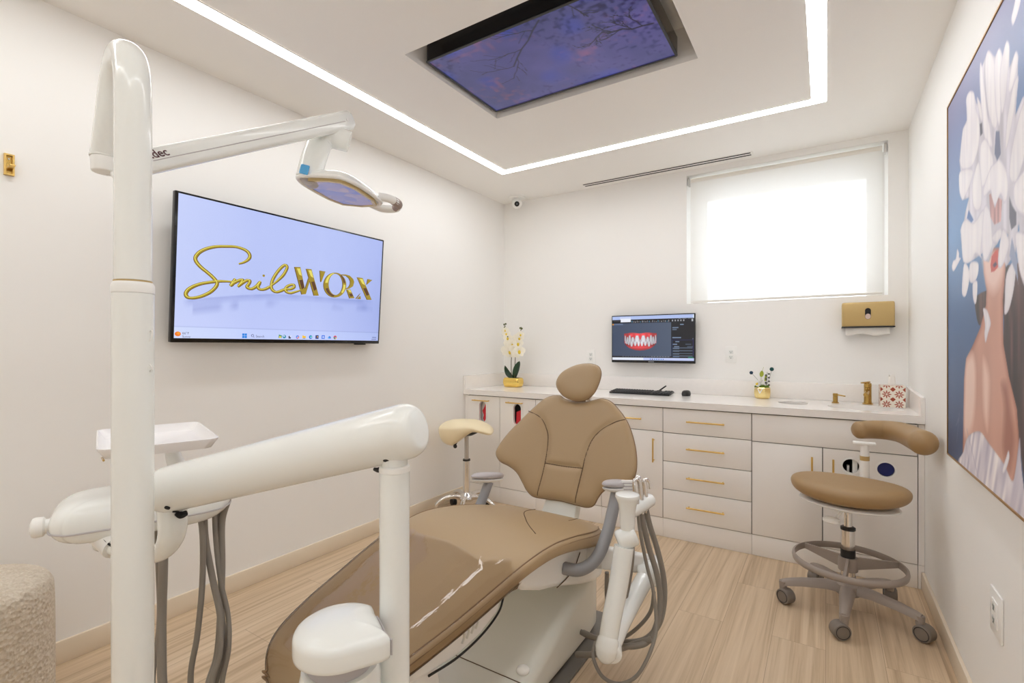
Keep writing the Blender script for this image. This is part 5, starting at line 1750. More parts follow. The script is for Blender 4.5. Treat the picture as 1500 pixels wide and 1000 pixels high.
def top_z(x, y):
    hw = max(.02, half_w(y))
    q = min(.999, abs((x - CXC) / hw))
    th = interp(THK, y)
    s_ = (1 - q ** 5.5) ** (1 / 5.5)
    # height of the superellipse at this x
    ang = math.acos(min(1, q ** 2.75))
    pz = math.sin(ang) ** (2 / 4.2)
    return interp(ZTOP, y) - th / 2 + th / 2 * pz + .010 * (1 - q * q) * math.sin(ang)


# double piping along both long edges and round the toe
for kk, dz in ((0.955, 0.010), (0.985, 0.024)):
    pts = []
    yy = [REAR - .02, 1.92, 1.8, 1.65, 1.5, 1.35, 1.2, 1.05, .93, .86, .80, .745, .71]
    for sgn in (1, -1):
        for y in (yy if sgn > 0 else yy[::-1]):
            hw = half_w(y)
            pts.append(Vector((CXC + sgn * hw * kk * 1.005, y, interp(ZTOP, y) - dz)))
        if sgn > 0:
            pts.append(Vector((CXC + .09, TOE + .014, interp(ZTOP, TOE) - dz)))
            pts.append(Vector((CXC - .09, TOE + .014, interp(ZTOP, TOE) - dz)))
    MB().tube(pts, .0026, seg=8, n=6).build('piping', PIPE, seat)
# seams across the rear of the seat
for pts in ([(-1.164, 2.03), (-1.108, 1.84), (-1.0, 1.67), (-.93, 1.58), (-.87, 1.52)], [(-.946, 2.03), (-.925, 1.95), (-.913, 1.876)]):
    q = catmull([Vector((a, b, 0)) for a, b in pts], 8)
    MB().tube([Vector((v.x, v.y, top_z(v.x, min(v.y, 2.03)) - .0008)) for v in q], .0022, seg=8, smooth=False).build('seam', SEAM, seat)

# underseat frame, side panels
mb = MB()
prof = [(2.00, .435), (2.06, .43), (2.075, .32), (2.03, .262), (1.95, .270), (1.80, .318), (1.62, .385), (1.49, .424), (1.38, .47), (1.32, .53), (1.50, .535), (1.70, .51), (1.90, .445)]
for x0, x1 in ((-.262, .262),):
    mb.plate(prof, [], (CXC + x0, 0, 0), (0, 1, 0), (0, 0, 1), (x1 - x0, 0, 0))
sf = mb.build('seat_frame', UNIT2, ch, sharp=30)
bv = sf.modifiers.new('bevel', 'BEVEL')
bv.width, bv.segments, bv.limit_method = 0.018, 4, 'ANGLE'
bv.angle_limit = R(30)
for sgn in (1, -1):
    MB().tube([Vector((CXC + sgn * .2640, y, z)) for y, z in ((1.80, .45), (1.75, .41), (1.68, .395), (1.60, .392))], .0018, seg=6).build('panel_joint', SEAM, sf)
# leg rest slide and its grilled cover
mb = MB()
prof = [(1.45, .53), (1.35, .535), (1.05, .478), (.86, .440), (.86, .425), (.98, .40), (1.10, .385), (1.22, .392), (1.31, .418), (1.34, .46), (1.44, .46)]
mb.plate(prof, [], (CXC - .20, 0, 0), (0, 1, 0), (0, 0, 1), (.40, 0, 0))
lf = mb.build('legrest_frame', UNIT2, ch, sharp=30)
bv = lf.modifiers.new('bevel', 'BEVEL')
bv.width, bv.segments, bv.limit_method, bv.angle_limit = 0.012, 3, 'ANGLE', R(30)
MB().tube([Vector((CXC + .2035, y, z)) for y, z in ((1.375, .495), (1.340, .455), (1.310, .417), (1.22, .390), (1.10, .3835), (.98, .3985))], .0035, seg=8).build('gap_line', BLACK, lf)  # black tube standing in for the dark gap along the frame's lower edge
mb = MB()
prof = [(1.035, .42), (1.06, .30), (1.16, .085), (1.02, .06), (.945, .30), (.93, .41)]
mb.plate(prof, [], (CXC + .13, 0, 0), (0, 1, 0), (0, 0, 1), (.055, 0, 0))
ll = mb.build('legrest_link', UNIT2, ch, sharp=30)
bv = ll.modifiers.new('bevel', 'BEVEL')
bv.width, bv.segments, bv.limit_method, bv.angle_limit = 0.014, 3, 'ANGLE', R(30)
mb = MB()
for k in range(4):
    mb.tube([Vector((CXC + .201, 1.19 - .022 * k, .462 - .004 * k)), Vector((CXC + .201, 1.20 - .022 * k, .44 - .004 * k)), Vector((CXC + .201, 1.19 - .022 * k, .422 - .004 * k))], .004, seg=6)
mb.build('grille', BASEW, lf, weld=False)

# base: lift cover sloping to the front, plinth shadow gap, floor plate
mb = MB()
secs = []
for y, zt, hw in ((2.085, .20, .20), (2.08, .262, .215), (2.05, .284, .228), (1.98, .286, .235), (1.80, .238, .237), (1.60, .175, .237), (1.40, .113, .236), (1.22, .075, .232), (1.12, .056, .225), (1.085, .04, .21)):
    rng = rrect(-hw, hw, .012, zt, min(.045, (zt - .012) * .45), 6)
    secs.append([Vector((CXC + a, y, b)) for a, b in rng])
mb.rings(secs, True)
bs_ = mb.build('base_cover', BASEW, ch, sharp=60)
MB().tube([Vector((CXC + sx * .22, 1.43, .1235)) for sx in (-1, -.5, 0, .5, 1)], .0016, seg=6).build('cover_joint', SEAM, bs_)
MB().ell((CXC + .195, 1.475, .137), (.024, .024, .014)).build('cover_button', UNIT2, bs_)
MB().plate(rrect(CXC - .255, CXC + .275, 1.02, 2.20, .06), [], (0, 0, .001), (1, 0, 0), (0, 1, 0), (0, 0, .010)).build('floor_plate', FLOORPLATE, ch)
mb = MB()
mb.rings([[Vector((CXC + a, 1.93 + b, z)) for a, b in rrect(-.16, .16, -.06, .08, .04)] for z in (.22, .30)], True)
mb.build('lift_column', UNIT2, ch)
mb = MB()
mb.rings([[Vector((CXC + a * s, 2.035 + b, z)) for a, b in rrect(-.285, .285, -.04, .025, .03)] for s, z in ((.94, .385), (1.0, .40), (1.0, .445), (.97, .458))], True)
mb.build('rear_shell', UNIT2, ch, sharp=50)

# foot switch slab lying on the floor beside the base
# backrest
th_ = R(24)
YBK, ZBK = 2.10, .50
vdir = Vector((0, math.sin(th_), math.cos(th_)))
ndir = Vector((0, -math.cos(th_), math.sin(th_)))


def back_place(u, v, w_):
    return Vector((CXC + u, YBK, ZBK)) + vdir * v + ndir * (w_ - .034 + .5 * u * u)


BACK = [(-0.117, 0.568), (-0.073, 0.550), (0.0, 0.540), (0.073, 0.550), (0.130, 0.563), (0.185, 0.548), (0.243, 0.500), (0.296, 0.440), (0.337, 0.365), (0.364, 0.290), (0.374, 0.220), (0.360, 0.175), (0.326, 0.152), (0.27, 0.140),
        (0.222, 0.116), (0.197, 0.082), (0.180, 0.045), (0.145, 0.030), (0.08, 0.033), (0.0, 0.038), (-0.08, 0.034), (-0.145, 0.034), (-0.185, 0.058), (-0.215, 0.092), (-0.255, 0.135), (-0.300, 0.158), (-0.350, 0.173), (-0.378, 0.205), (-0.374, 0.247), (-0.344, 0.318), (-0.297, 0.395), (-0.240, 0.478), (-0.182, 0.545)]
SEAML = [(-0.262, 0.462), (-0.177, 0.43), (-0.13, 0.369), (-0.113, 0.315), (-0.106, 0.233), (-0.108, 0.134), (-0.117, 0.040)]
SEAMR = [(0.282, 0.455), (0.227, 0.434), (0.166, 0.395), (0.126, 0.344), (0.106, 0.268), (0.100, 0.189), (0.094, 0.12), (0.088, 0.040)]
SEAMH = [(-0.106, 0.202), (0.0, 0.2), (0.101, 0.203)]
bk = Pillow(BACK, .034, .030, back_place, seams=(SEAML, SEAMR, SEAMH), p=9.0, nseg=5, centre=(0, .27), groove=.010, groove_w=.013, rings=44)
back = bk.mesh().build('backrest', TAN, ch, sharp=75)
for s in (SEAML, SEAMR, SEAMH):
    bk.seam_tube(s, .0024, .0006).build('seam', SEAM, back)
edge = [back_place(q.x, q.y, 0) for q in bk.out]
MB().tube(edge, .0035, seg=8, smooth=False, closed=True).build('piping', PIPE, back)
shell = Pillow([(a * .86, .27 + (b - .27) * .88) for a, b in BACK], .004, .022, lambda u, v, w_: back_place(u, v, w_) - ndir * .034, p=6, nseg=4, centre=(0, .27), rings=12)
shell.mesh().build('back_shell', UNIT2, ch, sharp=60)
# bracket that joins backrest and seat
mb = MB()
mb.rings([[Vector((CXC + a * w_, y, z)) + Vector((0, b, 0)) for a, b in rrect(-1, 1, -.03, .03, .0299)] for y, z, w_ in ((2.215, .60, .075), (2.175, .50, .085), (2.12, .42, .095), (2.04, .36, .10))], True)
mb.build('back_bracket', BASEW, ch, sharp=50)
# headrest
YH = 2.06
HEAD = [(-0.117, 0.640), (-0.096, 0.700), (-0.032, 0.745), (0.038, 0.757), (0.098, 0.741), (0.126, 0.702), (0.124, 0.650), (0.106, 0.598), (0.070, 0.563), (0.020, 0.551), (-0.037, 0.560), (-0.088, 0.590)]


def head_place(u, v, w_):
    q = v - .655
    return Vector((CXC + u, YH, ZBK)) + vdir * v + ndir * (w_ - .03 - .6 * (u * u + q * q) * 0 + 1.2 * u * u)


hd = Pillow(HEAD, .036, .032, head_place, p=4.0, centre=(0.008, .655))
hdo = hd.mesh().build('headrest', TAN, ch, sharp=75)
MB().tube([head_place(q.x, q.y, 0) for q in hd.out], .0030, seg=8, smooth=False, closed=True).build('piping', PIPE, hdo)
mb = MB()
mb.box(back_place(0, .575, -.015), (.075, .014, .13), .004, 2, Matrix.Rotation(-th_, 3, 'X'))
mb.box(back_place(0, .60, -.040), (.10, .03, .07), .008, 2, Matrix.Rotation(-th_, 3, 'X'))
mb.build('headrest_slide', CHROME, ch)


# armrests
def armrest(c, ax, tube_pts, L=.125, W_=.042):
    c, ax = Vector(c), Vector(ax).normalized()
    sd = UP.cross(ax).normalized()
    pad = Pillow([(L * math.cos(t) * (1 if math.cos(t) > 0 else 1.0), W_ * math.sin(t)) for t in [2 * PI * k / 16 for k in range(16)]], .018, .012, lambda u, v, w_: c + ax * u + sd * v + UP * w_, p=4, rings=12)
    po_ = pad.mesh().build('armrest', GREYPAD, ch, sharp=70)
    base = Pillow([(L * .98 * math.cos(t), W_ * .97 * math.sin(t)) for t in [2 * PI * k / 16 for k in range(16)]], .004, .016, lambda u, v, w_: c + ax * u + sd * v + UP * (w_ - .014), p=3.5, rings=10)
    base.mesh().build('armrest_underside', UNIT2, po_, sharp=70)
    MB().tube(tube_pts, .0235, seg=20, n=10).build('armrest_tube', GREYTUBE, po_)


armrest(at(715, 697, 2.50), (.06, 1, -.17), [at(716, 706, 2.49), at(705, 735, 2.44), at(692, 765, 2.36), at(700, 800, 2.25), at(740, 815, 2.20)])
armrest(at(905, 709, 2.04), (.06, 1, -.20), [at(903, 722, 2.02), at(897, 750, 1.98), at(888, 785, 1.93), at(873, 818, 1.885), at(850, 834, 1.86), at(822, 831, 1.85)])

# ---------------------------------------------------------------- clear plastic cover pulled over the leg rest
pc = bpy.data.materials.new('clear_plastic_film')
pc.use_nodes = True
nt = pc.node_tree
nt.nodes.remove(nt.nodes['Principled BSDF'])
tr, gl, mixn, fr = (nt.nodes.new(x) for x in ('ShaderNodeBsdfTransparent', 'ShaderNodeBsdfGlossy', 'ShaderNodeMixShader', 'ShaderNodeFresnel'))
tr.inputs[0].default_value = (1.0, 0.99, 0.985, 1)
gl.inputs['Roughness'].default_value = 0.025
fr.inputs['IOR'].default_value = 1.30
tc = nt.nodes.new('ShaderNodeTexCoord')
mpn = nt.nodes.new('ShaderNodeMapping')
mpn.inputs['Scale'].default_value = (3.0, 1.0, 3.0)
nz = nt.nodes.new('ShaderNodeTexNoise')
nz.inputs['Scale'].default_value = 9.0
nz.inputs['Detail'].default_value = 3
bp = nt.nodes.new('ShaderNodeBump')
bp.inputs['Strength'].default_value = 0.14
bp.inputs['Distance'].default_value = 0.005
nt.links.new(tc.outputs['Object'], mpn.inputs['Vector'])
nt.links.new(mpn.outputs['Vector'], nz.inputs['Vector'])
nt.links.new(nz.outputs['Fac'], bp.inputs['Height'])
nt.links.new(bp.outputs['Normal'], gl.inputs['Normal'])
nt.links.new(bp.outputs['Normal'], fr.inputs['Normal'])
nt.links.new(fr.outputs[0], mixn.inputs[0])
nt.links.new(tr.outputs[0], mixn.inputs[1])
nt.links.new(gl.outputs[0], mixn.inputs[2])
nt.links.new(mixn.outputs[0], nt.nodes['Material Output'].inputs['Surface'])
PEND = 1.30
ysc = [y for y in ys if y < PEND - .045]
mb = MB()
rings = []
for i, y in enumerate(ysc):
    ring = cushion_ring(y, .005)
    if i == 0:
        ring = [q + Vector((0, -.005, 0)) for q in ring]
    rings.append(ring)
last = []
for j, q in enumerate(cushion_ring(PEND, .006)):
    dy = .020 * math.sin(j * .9) + .012 * math.sin(j * 2.3 + 1) - (.05 if q.x > CXC + .1 else 0) * 0
    yq = PEND - .005 + dy
    last.append(Vector((q.x, yq, q.z + (interp(ZTOP, yq) - interp(ZTOP, PEND)) + .003 * math.sin(j * 1.7))))
rings.append(last)
mb.rings(rings, False)
mb.bm.faces.new([v for v in mb.bm.verts][:len(rings[0])])
cv = mb.build('plastic_cover', pc, loc=(CXC, .95, .40), sharp=80)
tag(cv, 'clear plastic cover pulled over the foot end of the dental chair', 'plastic cover')


# ================================================================ OPERATING LIGHT, DELIVERY UNIT, ASSISTANT ARM
# ---------------------------------------------------------------- operating light on its pole
DP = 0.95
pp0 = at(195, 600, DP)
px_, py_ = pp0.x, pp0.y
ol = thing('operating_light', (px_, py_, 0), 'white dental operating light on a tall hooked pole and swing arm', 'dental light')
RL, RU = .0335, .0300
zc = CAM_Z + (507.65 - 430) / F_PX * DP
P2 = lambda z: Vector((px_, py_, z))
MB().lathe([(.0001, .001), (.10, .001), (.10, .012), (.092, .018), (.05, .022), (RL, .03), (RL, zc), (.0001, zc)], P2(0), seg=40).build('lower_pole', UNIT, ol)
MB().lathe([(.02, zc + .0004), (RL + .0006, zc + .0004), (RL + .001, zc + .004), (RL + .0008, zc + .016), (RU + .001, zc + .0215), (.02, zc + .0215)], P2(0), seg=40).build('pole_collar', UNIT2, ol)
MB().lathe([(.02, zc + .0217), (RU + .0008, zc + .0217), (RU + .0008, zc + .0245), (.02, zc + .0245)], P2(0), seg=40).build('collar_ring', SATGOLD, ol)
MB().tube([at(216, 489, .952), at(222, 484, .948), at(223, 490, .945), at(219, 502, .950), at(218, 520, .952), at(219, 532, .950), at(223, 540, .945), at(219, 544, .950)], .0016, seg=8).build('cord_clip', UNIT2, ol)
hook_pts = [P2(zc + .025), P2(1.50), P2(1.64), P2(1.73)]
top = [at(194, 112, .955), at(190, 87, .975), at(182, 82, 1.01), at(175, 96, 1.045), at(169, 126, 1.065), at(163, 170, 1.08), at(156, 218, 1.10), at(155, 228, 1.105)]
MB().tube(hook_pts + top, [RU, RU, RU, RU, RU, RU * .98, RU * .97, RU * .96, RU * .95, RU * .94, RU * .92, RU * .92], seg=32, n=10).build('upper_pole', UNIT, ol)
he = at(155, 231, 1.105)
MB().cyl(he, he + Vector((0, 0, -.034)), .0275, .0265, 28, .004).build('end_cap', UNIT2, ol)
MB().cyl(he + Vector((0, 0, .003)), he + Vector((0, 0, -.0005)), .0295, None, 28).build('cap_ring', UNIT, ol)
A0, A1 = at(168, 247, 1.13), at(513, 176, 1.70)
ad = (A1 - A0).normalized()
asd = ad.cross(UP).normalized()
aup = asd.cross(ad).normalized()
arot = Matrix((ad, asd * -1, aup)).transposed()
if arot.determinant() < 0:
    arot = Matrix((ad, asd, aup)).transposed()
mb = MB()
secs = []
Ls = (A1 - A0).length
for t, w_, h_ in ((0, .020, .024), (.01, .022, .027), (.06, .023, .0285), (.5, .0225, .029), (.93, .023, .031), (.985, .022, .030), (1.0, .018, .024)):
    c = A0 + ad * (Ls * t)
    secs.append([c + asd * a + aup * b for a, b in rrect(-w_, w_, -h_, h_, .014, 5)])
mb.rings(secs, True)
arm = mb.build('swing_arm', UNIT, ol, sharp=50)
# which side of the arm faces the room
sface = asd if asd.dot(Vector((0, 0, CAM_Z)) - A0) > 0 else -asd
MB().tube([A0 + ad * (Ls * t) + sface * .0226 - aup * .002 for t in (.10, .4, .7, .94)], .0013, seg=6).build('arm_joint_line', GREYPAD, arm)
MB().cyl(A0 + ad * (Ls * .955) + sface * .019, A0 + ad * (Ls * .955) + sface * .0235, .005, None, 14).build('arm_screw', STEEL, arm)
ax = ad if ad.dot(RIGHT) > 0 else -ad
TXTB = mat('badge_ink', (0.10, 0.03, 0.04), 0.6)
lettering('badge', 'a.dec', .027, frame_matrix(A0 + ad * .0655 + sface * .0238 + aup * .003, ax, aup), TXTB, arm, .0003, 'LEFT', .00025, -.35)
pv = A0 + Vector((0, 0, 0))
mb = MB()
mb.cyl(he + Vector((0, 0, -.018)), A0 + ad * .02, .020, .021, 20)
mb.build('pivot', UNIT2, ol)
MB().tube([he + Vector((.01, .01, -.03)), at(168, 258, 1.09), at(178, 262, 1.08), at(184, 258, 1.10)], .006, seg=10).build('tension_lever', UNIT2, ol)
# yoke
yk = A1 - ad * .035
y1_ = yk - UP * .055
MB().cyl(yk - UP * .015, yk - UP * .062, .014, .015, 20).build('yoke_post', UNIT, ol)
MB().lathe([(.0001, -.055), (.021, -.055), (.0225, -.062), (.0225, -.082), (.0001, -.084)], yk).build('yoke_collar', UNIT2, ol)
sp_ = [at(512, 208, 1.66), at(500, 204, 1.655), at(484, 200, 1.65), at(470, 208, 1.64), at(461, 228, 1.61), at(452, 260, 1.585)]
MB().tube(sp_, [.020, .021, .023, .024, .024, .023], seg=24, n=8, flat=1.75, flat_up=FWD).build('lamp_bracket', UNIT, ol)
mb = MB()
c = at(455, 248, 1.60)
bx_ = (sp_[-1] - sp_[-2]).normalized()
stc = at(447, 246, 1.598)
ux_ = RIGHT
mb.box(at(446, 248, 1.555), (.028, .003, .030), .002, 1, Matrix((RIGHT, FWD, UP)).transposed() @ Matrix.Rotation(R(15), 3, 'Y'))
mb.build('blue_sticker', mat('sky_blue_sticker', (0.10, 0.42, 0.78), 0.5), ol)
# lamp head: shallow dome over a faceted reflector panel, long way towards the back wall
HC = at(503, 281, 1.73)
hx = Vector((-.40, .915, 0)).normalized()
hy = Vector((hx.y, -hx.x, 0))
hn = UP
tilt = Matrix.Rotation(R(4), 3, hx) @ Matrix.Rotation(R(0), 3, hy)
hy, hn = tilt @ hy, tilt @ hn
lh_out = [(-.17, -.03), (-.155, -.075), (-.08, -.098), (.06, -.098), (.135, -.075), (.155, 0), (.135, .075), (.06, .098), (-.08, .098), (-.155, .075), (-.17, .03)]
dome = Pillow(lh_out, .042, .004, lambda u, v, w_: HC + hx * u + hy * v + hn * w_, p=2.6, rings=18)
head = dome.mesh().build('lamp_head', UNIT, ol, sharp=70)
MB().tube([HC + hx * q.x + hy * q.y - hn * .002 for q in dome.out], .007, seg=10, smooth=False, closed=True).build('rim', UNIT2, head)
refl = bpy.data.materials.new('faceted_reflector')
refl.use_nodes = True
nt = refl.node_tree
b = nt.nodes['Principled BSDF']
b.inputs['Metallic'].default_value = .7
b.inputs['Roughness'].default_value = .22
tc = nt.nodes.new('ShaderNodeTexCoord')
vo = nt.nodes.new('ShaderNodeTexVoronoi')
vo.inputs['Scale'].default_value = 26
nt.links.new(tc.outputs['Object'], vo.inputs['Vector'])
cr = nt.nodes.new('ShaderNodeValToRGB')
cr.color_ramp.elements[0].color = (0.32, 0.36, 0.62, 1)
cr.color_ramp.elements[1].color = (0.72, 0.72, 0.84, 1)
e = cr.color_ramp.elements.new(0.88)
e.color = (0.75, 0.58, 0.50, 1)
nt.links.new(vo.outputs['Color'], cr.inputs['Fac'])
nt.links.new(cr.outputs['Color'], b.inputs['Base Color'])
bp = nt.nodes.new('ShaderNodeBump')
bp.inputs['Strength'].default_value = .6
nt.links.new(vo.outputs['Distance'], bp.inputs['Height'])
nt.links.new(bp.outputs['Normal'], b.inputs['Normal'])
fl = MB()
fl.plate([(a * .86, b_ * .80) for a, b_ in lh_out], [], HC - hn * .012, hx, hy, hn * .005)
fl.build('reflector_panel', refl, head)
MB().plate([(a * .93, b_ * .90) for a, b_ in lh_out], [[(a * .86, b_ * .80) for a, b_ in lh_out]], HC - hn * .014, hx, hy, hn * .010).build('panel_frame', mat('pale_gold_edge', (.75, .62, .34), .35, .4), head)
mb = MB()
mb.tube([HC + hx * .10 + hy * .085 + hn * .015, HC + hx * .12 + hy * .12 + hn * .014, HC + hx * .165 + hy * .135 + hn * .008, HC + hx * .20 + hy * .11 + hn * .0, HC + hx * .195 + hy * .06 - hn * .002, HC + hx * .15 + hy * .03 + hn * .004], .015, seg=14)
mb.build('lamp_handle', UNIT2, head)
mb = MB()
mb.tube([HC + hx * .135 + hy * .128 + hn * .012, HC + hx * .168 + hy * .135 + hn * .008, HC + hx * .195 + hy * .115 + hn * .002], .0162, seg=12)
mb.build('handle_grip', mat('taupe_grip', (.36, .28, .26), .5), head)
mb = MB()
mb.cyl(sp_[-1] + UP * .004, at(458, 266, 1.635), .028, .024, 20)
mb.cyl(at(458, 262, 1.63), HC - hx * .10 + hn * .02, .016, .018, 16)
mb.build('head_joint', GREYPAD, ol)

# ---------------------------------------------------------------- delivery unit: column, post, arm, control head, tray
PD = .95
post = at(578, 680, PD)
du = thing('delivery_unit', (post.x, post.y, 0), 'white delivery unit with flexible arm, control head and hanging grey hoses', 'delivery unit')
capc = at(499, 919, .885)
zcap = capc.z
col_top = zcap - .037
COLX, COLY = capc.x, capc.y
Cc = lambda z: Vector((COLX, COLY, z))
MB().lathe([(.0001, .001), (.13, .001), (.13, .014), (.11, .022), (.072, .03), (.070, .10), (.070, col_top - .05), (.066, col_top - .028), (.0001, col_top - .028)], Cc(0), seg=40).build('column', UNIT, du)
MB().lathe([(.0001, col_top - .0275), (.056, col_top - .0275), (.056, col_top), (.0001, col_top)], Cc(0), seg=36).build('column_neck', GREYPAD, du)
# swivel cap: round to the room, hollowed where the post swings past
ux2, uy2 = RIGHT, FWD
res = [(.080 * math.cos(R(a)), .080 * math.sin(R(a))) for a in range(64, 306, 6)]
res += [(.062, -.058), (.074, -.0515), (.087, -.0435), (.0955, -.035)]
notch = catmull([Vector(q) for q in ((.097, -.031, 0), (.084, -.015, 0), (.0735, .004, 0), (.0615, .026, 0), (.050, .045, 0))], 4)
res += [(q.x, q.y) for q in notch] + [(.043, .061), (.038, .0695)]
mb = MB()
mb.rings([[Cc(z) + ux2 * (a_ * s) + uy2 * (b_ * s) for a_, b_ in res] for s, z in
          ((.95, col_top + .0005), (.99, col_top + .003), (1.0, col_top + .009), (1.0, zcap - .007), (.99, zcap - .002), (.95, zcap + .004), (.84, zcap + .010), (.6, zcap + .016), (.3, zcap + .018))], True)
mb.build('swivel_cap', UNIT, du, sharp=50)
mb = MB()
strip = [(q.x + .0012, q.y + .0008) for q in notch]
mb.rings([[Cc(z) + RIGHT * (q[0] + e_ * .0022) + FWD * (q[1] + e_ * .0013) for e_, z in ((0, col_top + .006), (1, col_top + .006), (1, zcap - .004), (0, zcap - .004))] for q in strip], True)
mb.build('cap_gasket', GREYPAD, du)
# post carried by a low bracket on the column
zb0 = post.z
Pp = lambda z: Vector((post.x, post.y, z))
ztop = CAM_Z + (507.65 - 690) / F_PX * PD
MB().lathe([(.0001, .40), (.0245, .40), (.0285, .405), (.0285, ztop), (.0001, ztop)], Pp(0), seg=36).build('post', UNIT, du)
MB().lathe([(.02, ztop + .0004), (.0292, ztop + .0004), (.0296, ztop + .004), (.0288, ztop + .010), (.0255, ztop + .012), (.02, ztop + .012)], Pp(0), seg=36).build('post_collar', UNIT2, du)
MB().lathe([(.0001, ztop + .0125), (.0245, ztop + .0125), (.0245, ztop + .075), (.0001, ztop + .075)], Pp(0), seg=36).build('post_neck', UNIT, du)
mb = MB()
mb.rings([[q + UP * b_ + UP.cross((Pp(.46) - Cc(.46)).normalized()) * a_ for a_, b_ in rrect(-.032, .032, -.035, .035, .015)] for q in (Cc(.46) + (Pp(.46) - Cc(.46)).normalized() * .05, Pp(.46))], True)
mb.build('post_bracket', UNIT, du)
E0, E1 = at(592, 632, .95), at(236, 719, 1.10)
ed = (E1 - E0).normalized()
el = (E1 - E0).length
ra = .0535
mb = MB()
ps, rs = [], []
for k in range(9):
    a = PI / 2 * k / 8
    ps.append(E0 + ed * (.026 * (1 - math.sin(a)) - .030))
    rs.append(ra * (.60 + .40 * math.sin(a) ** .55) if k else ra * .60)
ps2 = [E0 + ed * t for t in (0.0, el * .25, el * .6, el - .03)]
rs2 = [ra, ra * .99, ra * .965, ra * .955]
for k in range(1, 9):
    a = PI / 2 * k / 8
    ps2.append(E0 + ed * (el - .03 + .050 * math.sin(a)))
    rs2.append(ra * .955 * max(.03, math.cos(a)) ** .75)
# first ring list runs inwards from the end face
ps = [E0 - ed * (.034 * math.cos(PI / 2 * k / 8)) for k in range(9)]
rs = [ra * (.62 + .38 * math.sin(PI / 2 * k / 8)) for k in range(9)]
mb._tube_exact(ps + ps2[1:], rs + rs2[1:], 48, ed)
fa_ = mb.build('flex_arm', UNIT, du, sharp=50)
tocam = (Vector((0, 0, CAM_Z)) - E0).normalized()
side = (tocam - ed * tocam.dot(ed)).normalized()
upn = (UP - ed * UP.dot(ed)).normalized()
for s_, u_ in ((.034, -.82), (el - .055, -.70), (el - .048, -.95)):
    n_ = (side * math.sqrt(max(0, 1 - u_ * u_)) + upn * u_).normalized()
    c = E0 + ed * s_ + n_ * (ra * .96)
    MB().cyl(c - n_ * .002, c + n_ * .0022, .0055, None, 14).build('screw', DARKHOLE, fa_)
c = E0 + ed * .045 - upn * (ra * .98)
MB().tube([c + ed * .0, c + ed * .022 - upn * .008 + side * .004, c + ed * .034 - upn * .004 + side * .006], [.007, .006, .003], seg=10).build('arm_clip', BLACK, fa_)
# elbow under the arm
MB().tube([at(251, 740, 1.10), at(253, 765, 1.10), at(251, 785, 1.105), at(242, 802, 1.12), at(226, 811, 1.14), at(200, 810, 1.18), at(170, 801, 1.22), at(150, 794, 1.25)],
          [.0290, .0285, .0265, .0225, .0195, .0195, .021, .022], seg=28, n=8).build('elbow_tube', UNIT, du)
MB().tube([at(273, 751, 1.09), at(265, 754, 1.08), at(258, 751, 1.075)], [.006, .008, .005], seg=12).build('elbow_gap', DARKHOLE, du)
# control head
D0, D1 = at(82, 752, 1.215), at(330, 738, 1.43)
hc = (D0 + D1) / 2
hl = (D1 - D0)
hl.z = 0
HL = hl.length / 2
hl.normalize()
hw_ = Vector((-hl.y, hl.x, 0))
if hw_.dot(FWD) < 0:
    hw_ = -hw_
ho = [(-HL - .012, .01), (-HL - .008, -.045), (-HL + .012, -.075), (-HL + .06, -.092),  (HL - .06, -.088), (HL, -.05), (HL + .012, .02), (HL - .01, .10), (HL - .07, .132), (-HL + .07, .132), (-HL + .01, .115), (-HL - .010, .07)]
hpl = lambda u, v, w_: hc + hl * u + hw_ * v + UP * w_
hp = Pillow(ho, .056, .050, hpl, p=6.0, rings=18)
hdd = hp.mesh().build('control_head', UNIT, du, sharp=70)
MB().tube([hpl(q.x * 1.002, q.y * 1.002, -.012) for q in hp.out], .0022, seg=8, smooth=False, closed=True).build('head_joint', GREYPAD, hdd)
c = hpl(-HL - .005, -.01, -.002)
mb = MB()
kd = -hl
mb._tube_exact([c + kd * t for t in (0, .012, .016, .03, .036, .040)], [.017, .017, .023, .0245, .022, .012], 24, kd)
mb.build('brake_knob', UNIT2, hdd)
mb = MB()
c1 = at(150, 786, 1.235)
mb.tube([at(132, 788, 1.24), c1, at(170, 800, 1.22)], [.012, .026, .030], seg=20)
mb.build('head_mount', UNIT2, hdd)
MB().tube([at(146, 783, 1.215), at(156, 794, 1.20), at(166, 801, 1.195)], .0025, seg=8).build('mount_joint', DARKHOLE, hdd)
# tray arm and tray
MB().tube([at(285, 694, 1.40), at(268, 690, 1.42), at(257, 676, 1.44), at(252, 660, 1.46)], [.016, .020, .022, .018], seg=20).build('tray_arm', UNIT2, hdd)
mb = MB()
tz = 1.018
tcn = [Vector((-1.775, .558, tz)), Vector((-1.418, .440, tz)), Vector((-1.368, .690, tz)), Vector((-1.735, .800, tz))]
tcen = sum(tcn, Vector()) / 4
tux = ((tcn[1] - tcn[0]) + (tcn[2] - tcn[3])).normalized()
tuy = Vector((-tux.y, tux.x, 0))
thx = ((tcn[1] - tcn[0]).length + (tcn[2] - tcn[3]).length) / 4
thy = ((tcn[3] - tcn[0]).length + (tcn[2] - tcn[1]).length) / 4
TR = Vector((*tcen.xy, tz))
lp = lambda s, z: [TR + tux * (a_ * s) + tuy * (b_ * (1 - (1 - s) * thx / thy)) + UP * z for a_, b_ in rrect(-thx, thx, -thy, thy, .028)]
MB().box(TR - UP * .024, (.20, .16, .012), .004, 2, Matrix((tux, tuy, UP)).transposed()).build('tray_holder', UNIT2, du)
tray = MB().rings([lp(.90, -.0165), lp(.93, -.016), lp(1.0, .006), lp(1.005, .010), lp(.985, .0105), lp(.975, .007), lp(.91, -.012), lp(.88, -.0135)], True)
tto = tray.build('instrument_tray', mat('white_tray', (.90, .89, .90), .25), loc=TR - UP * .0165, sharp=50)
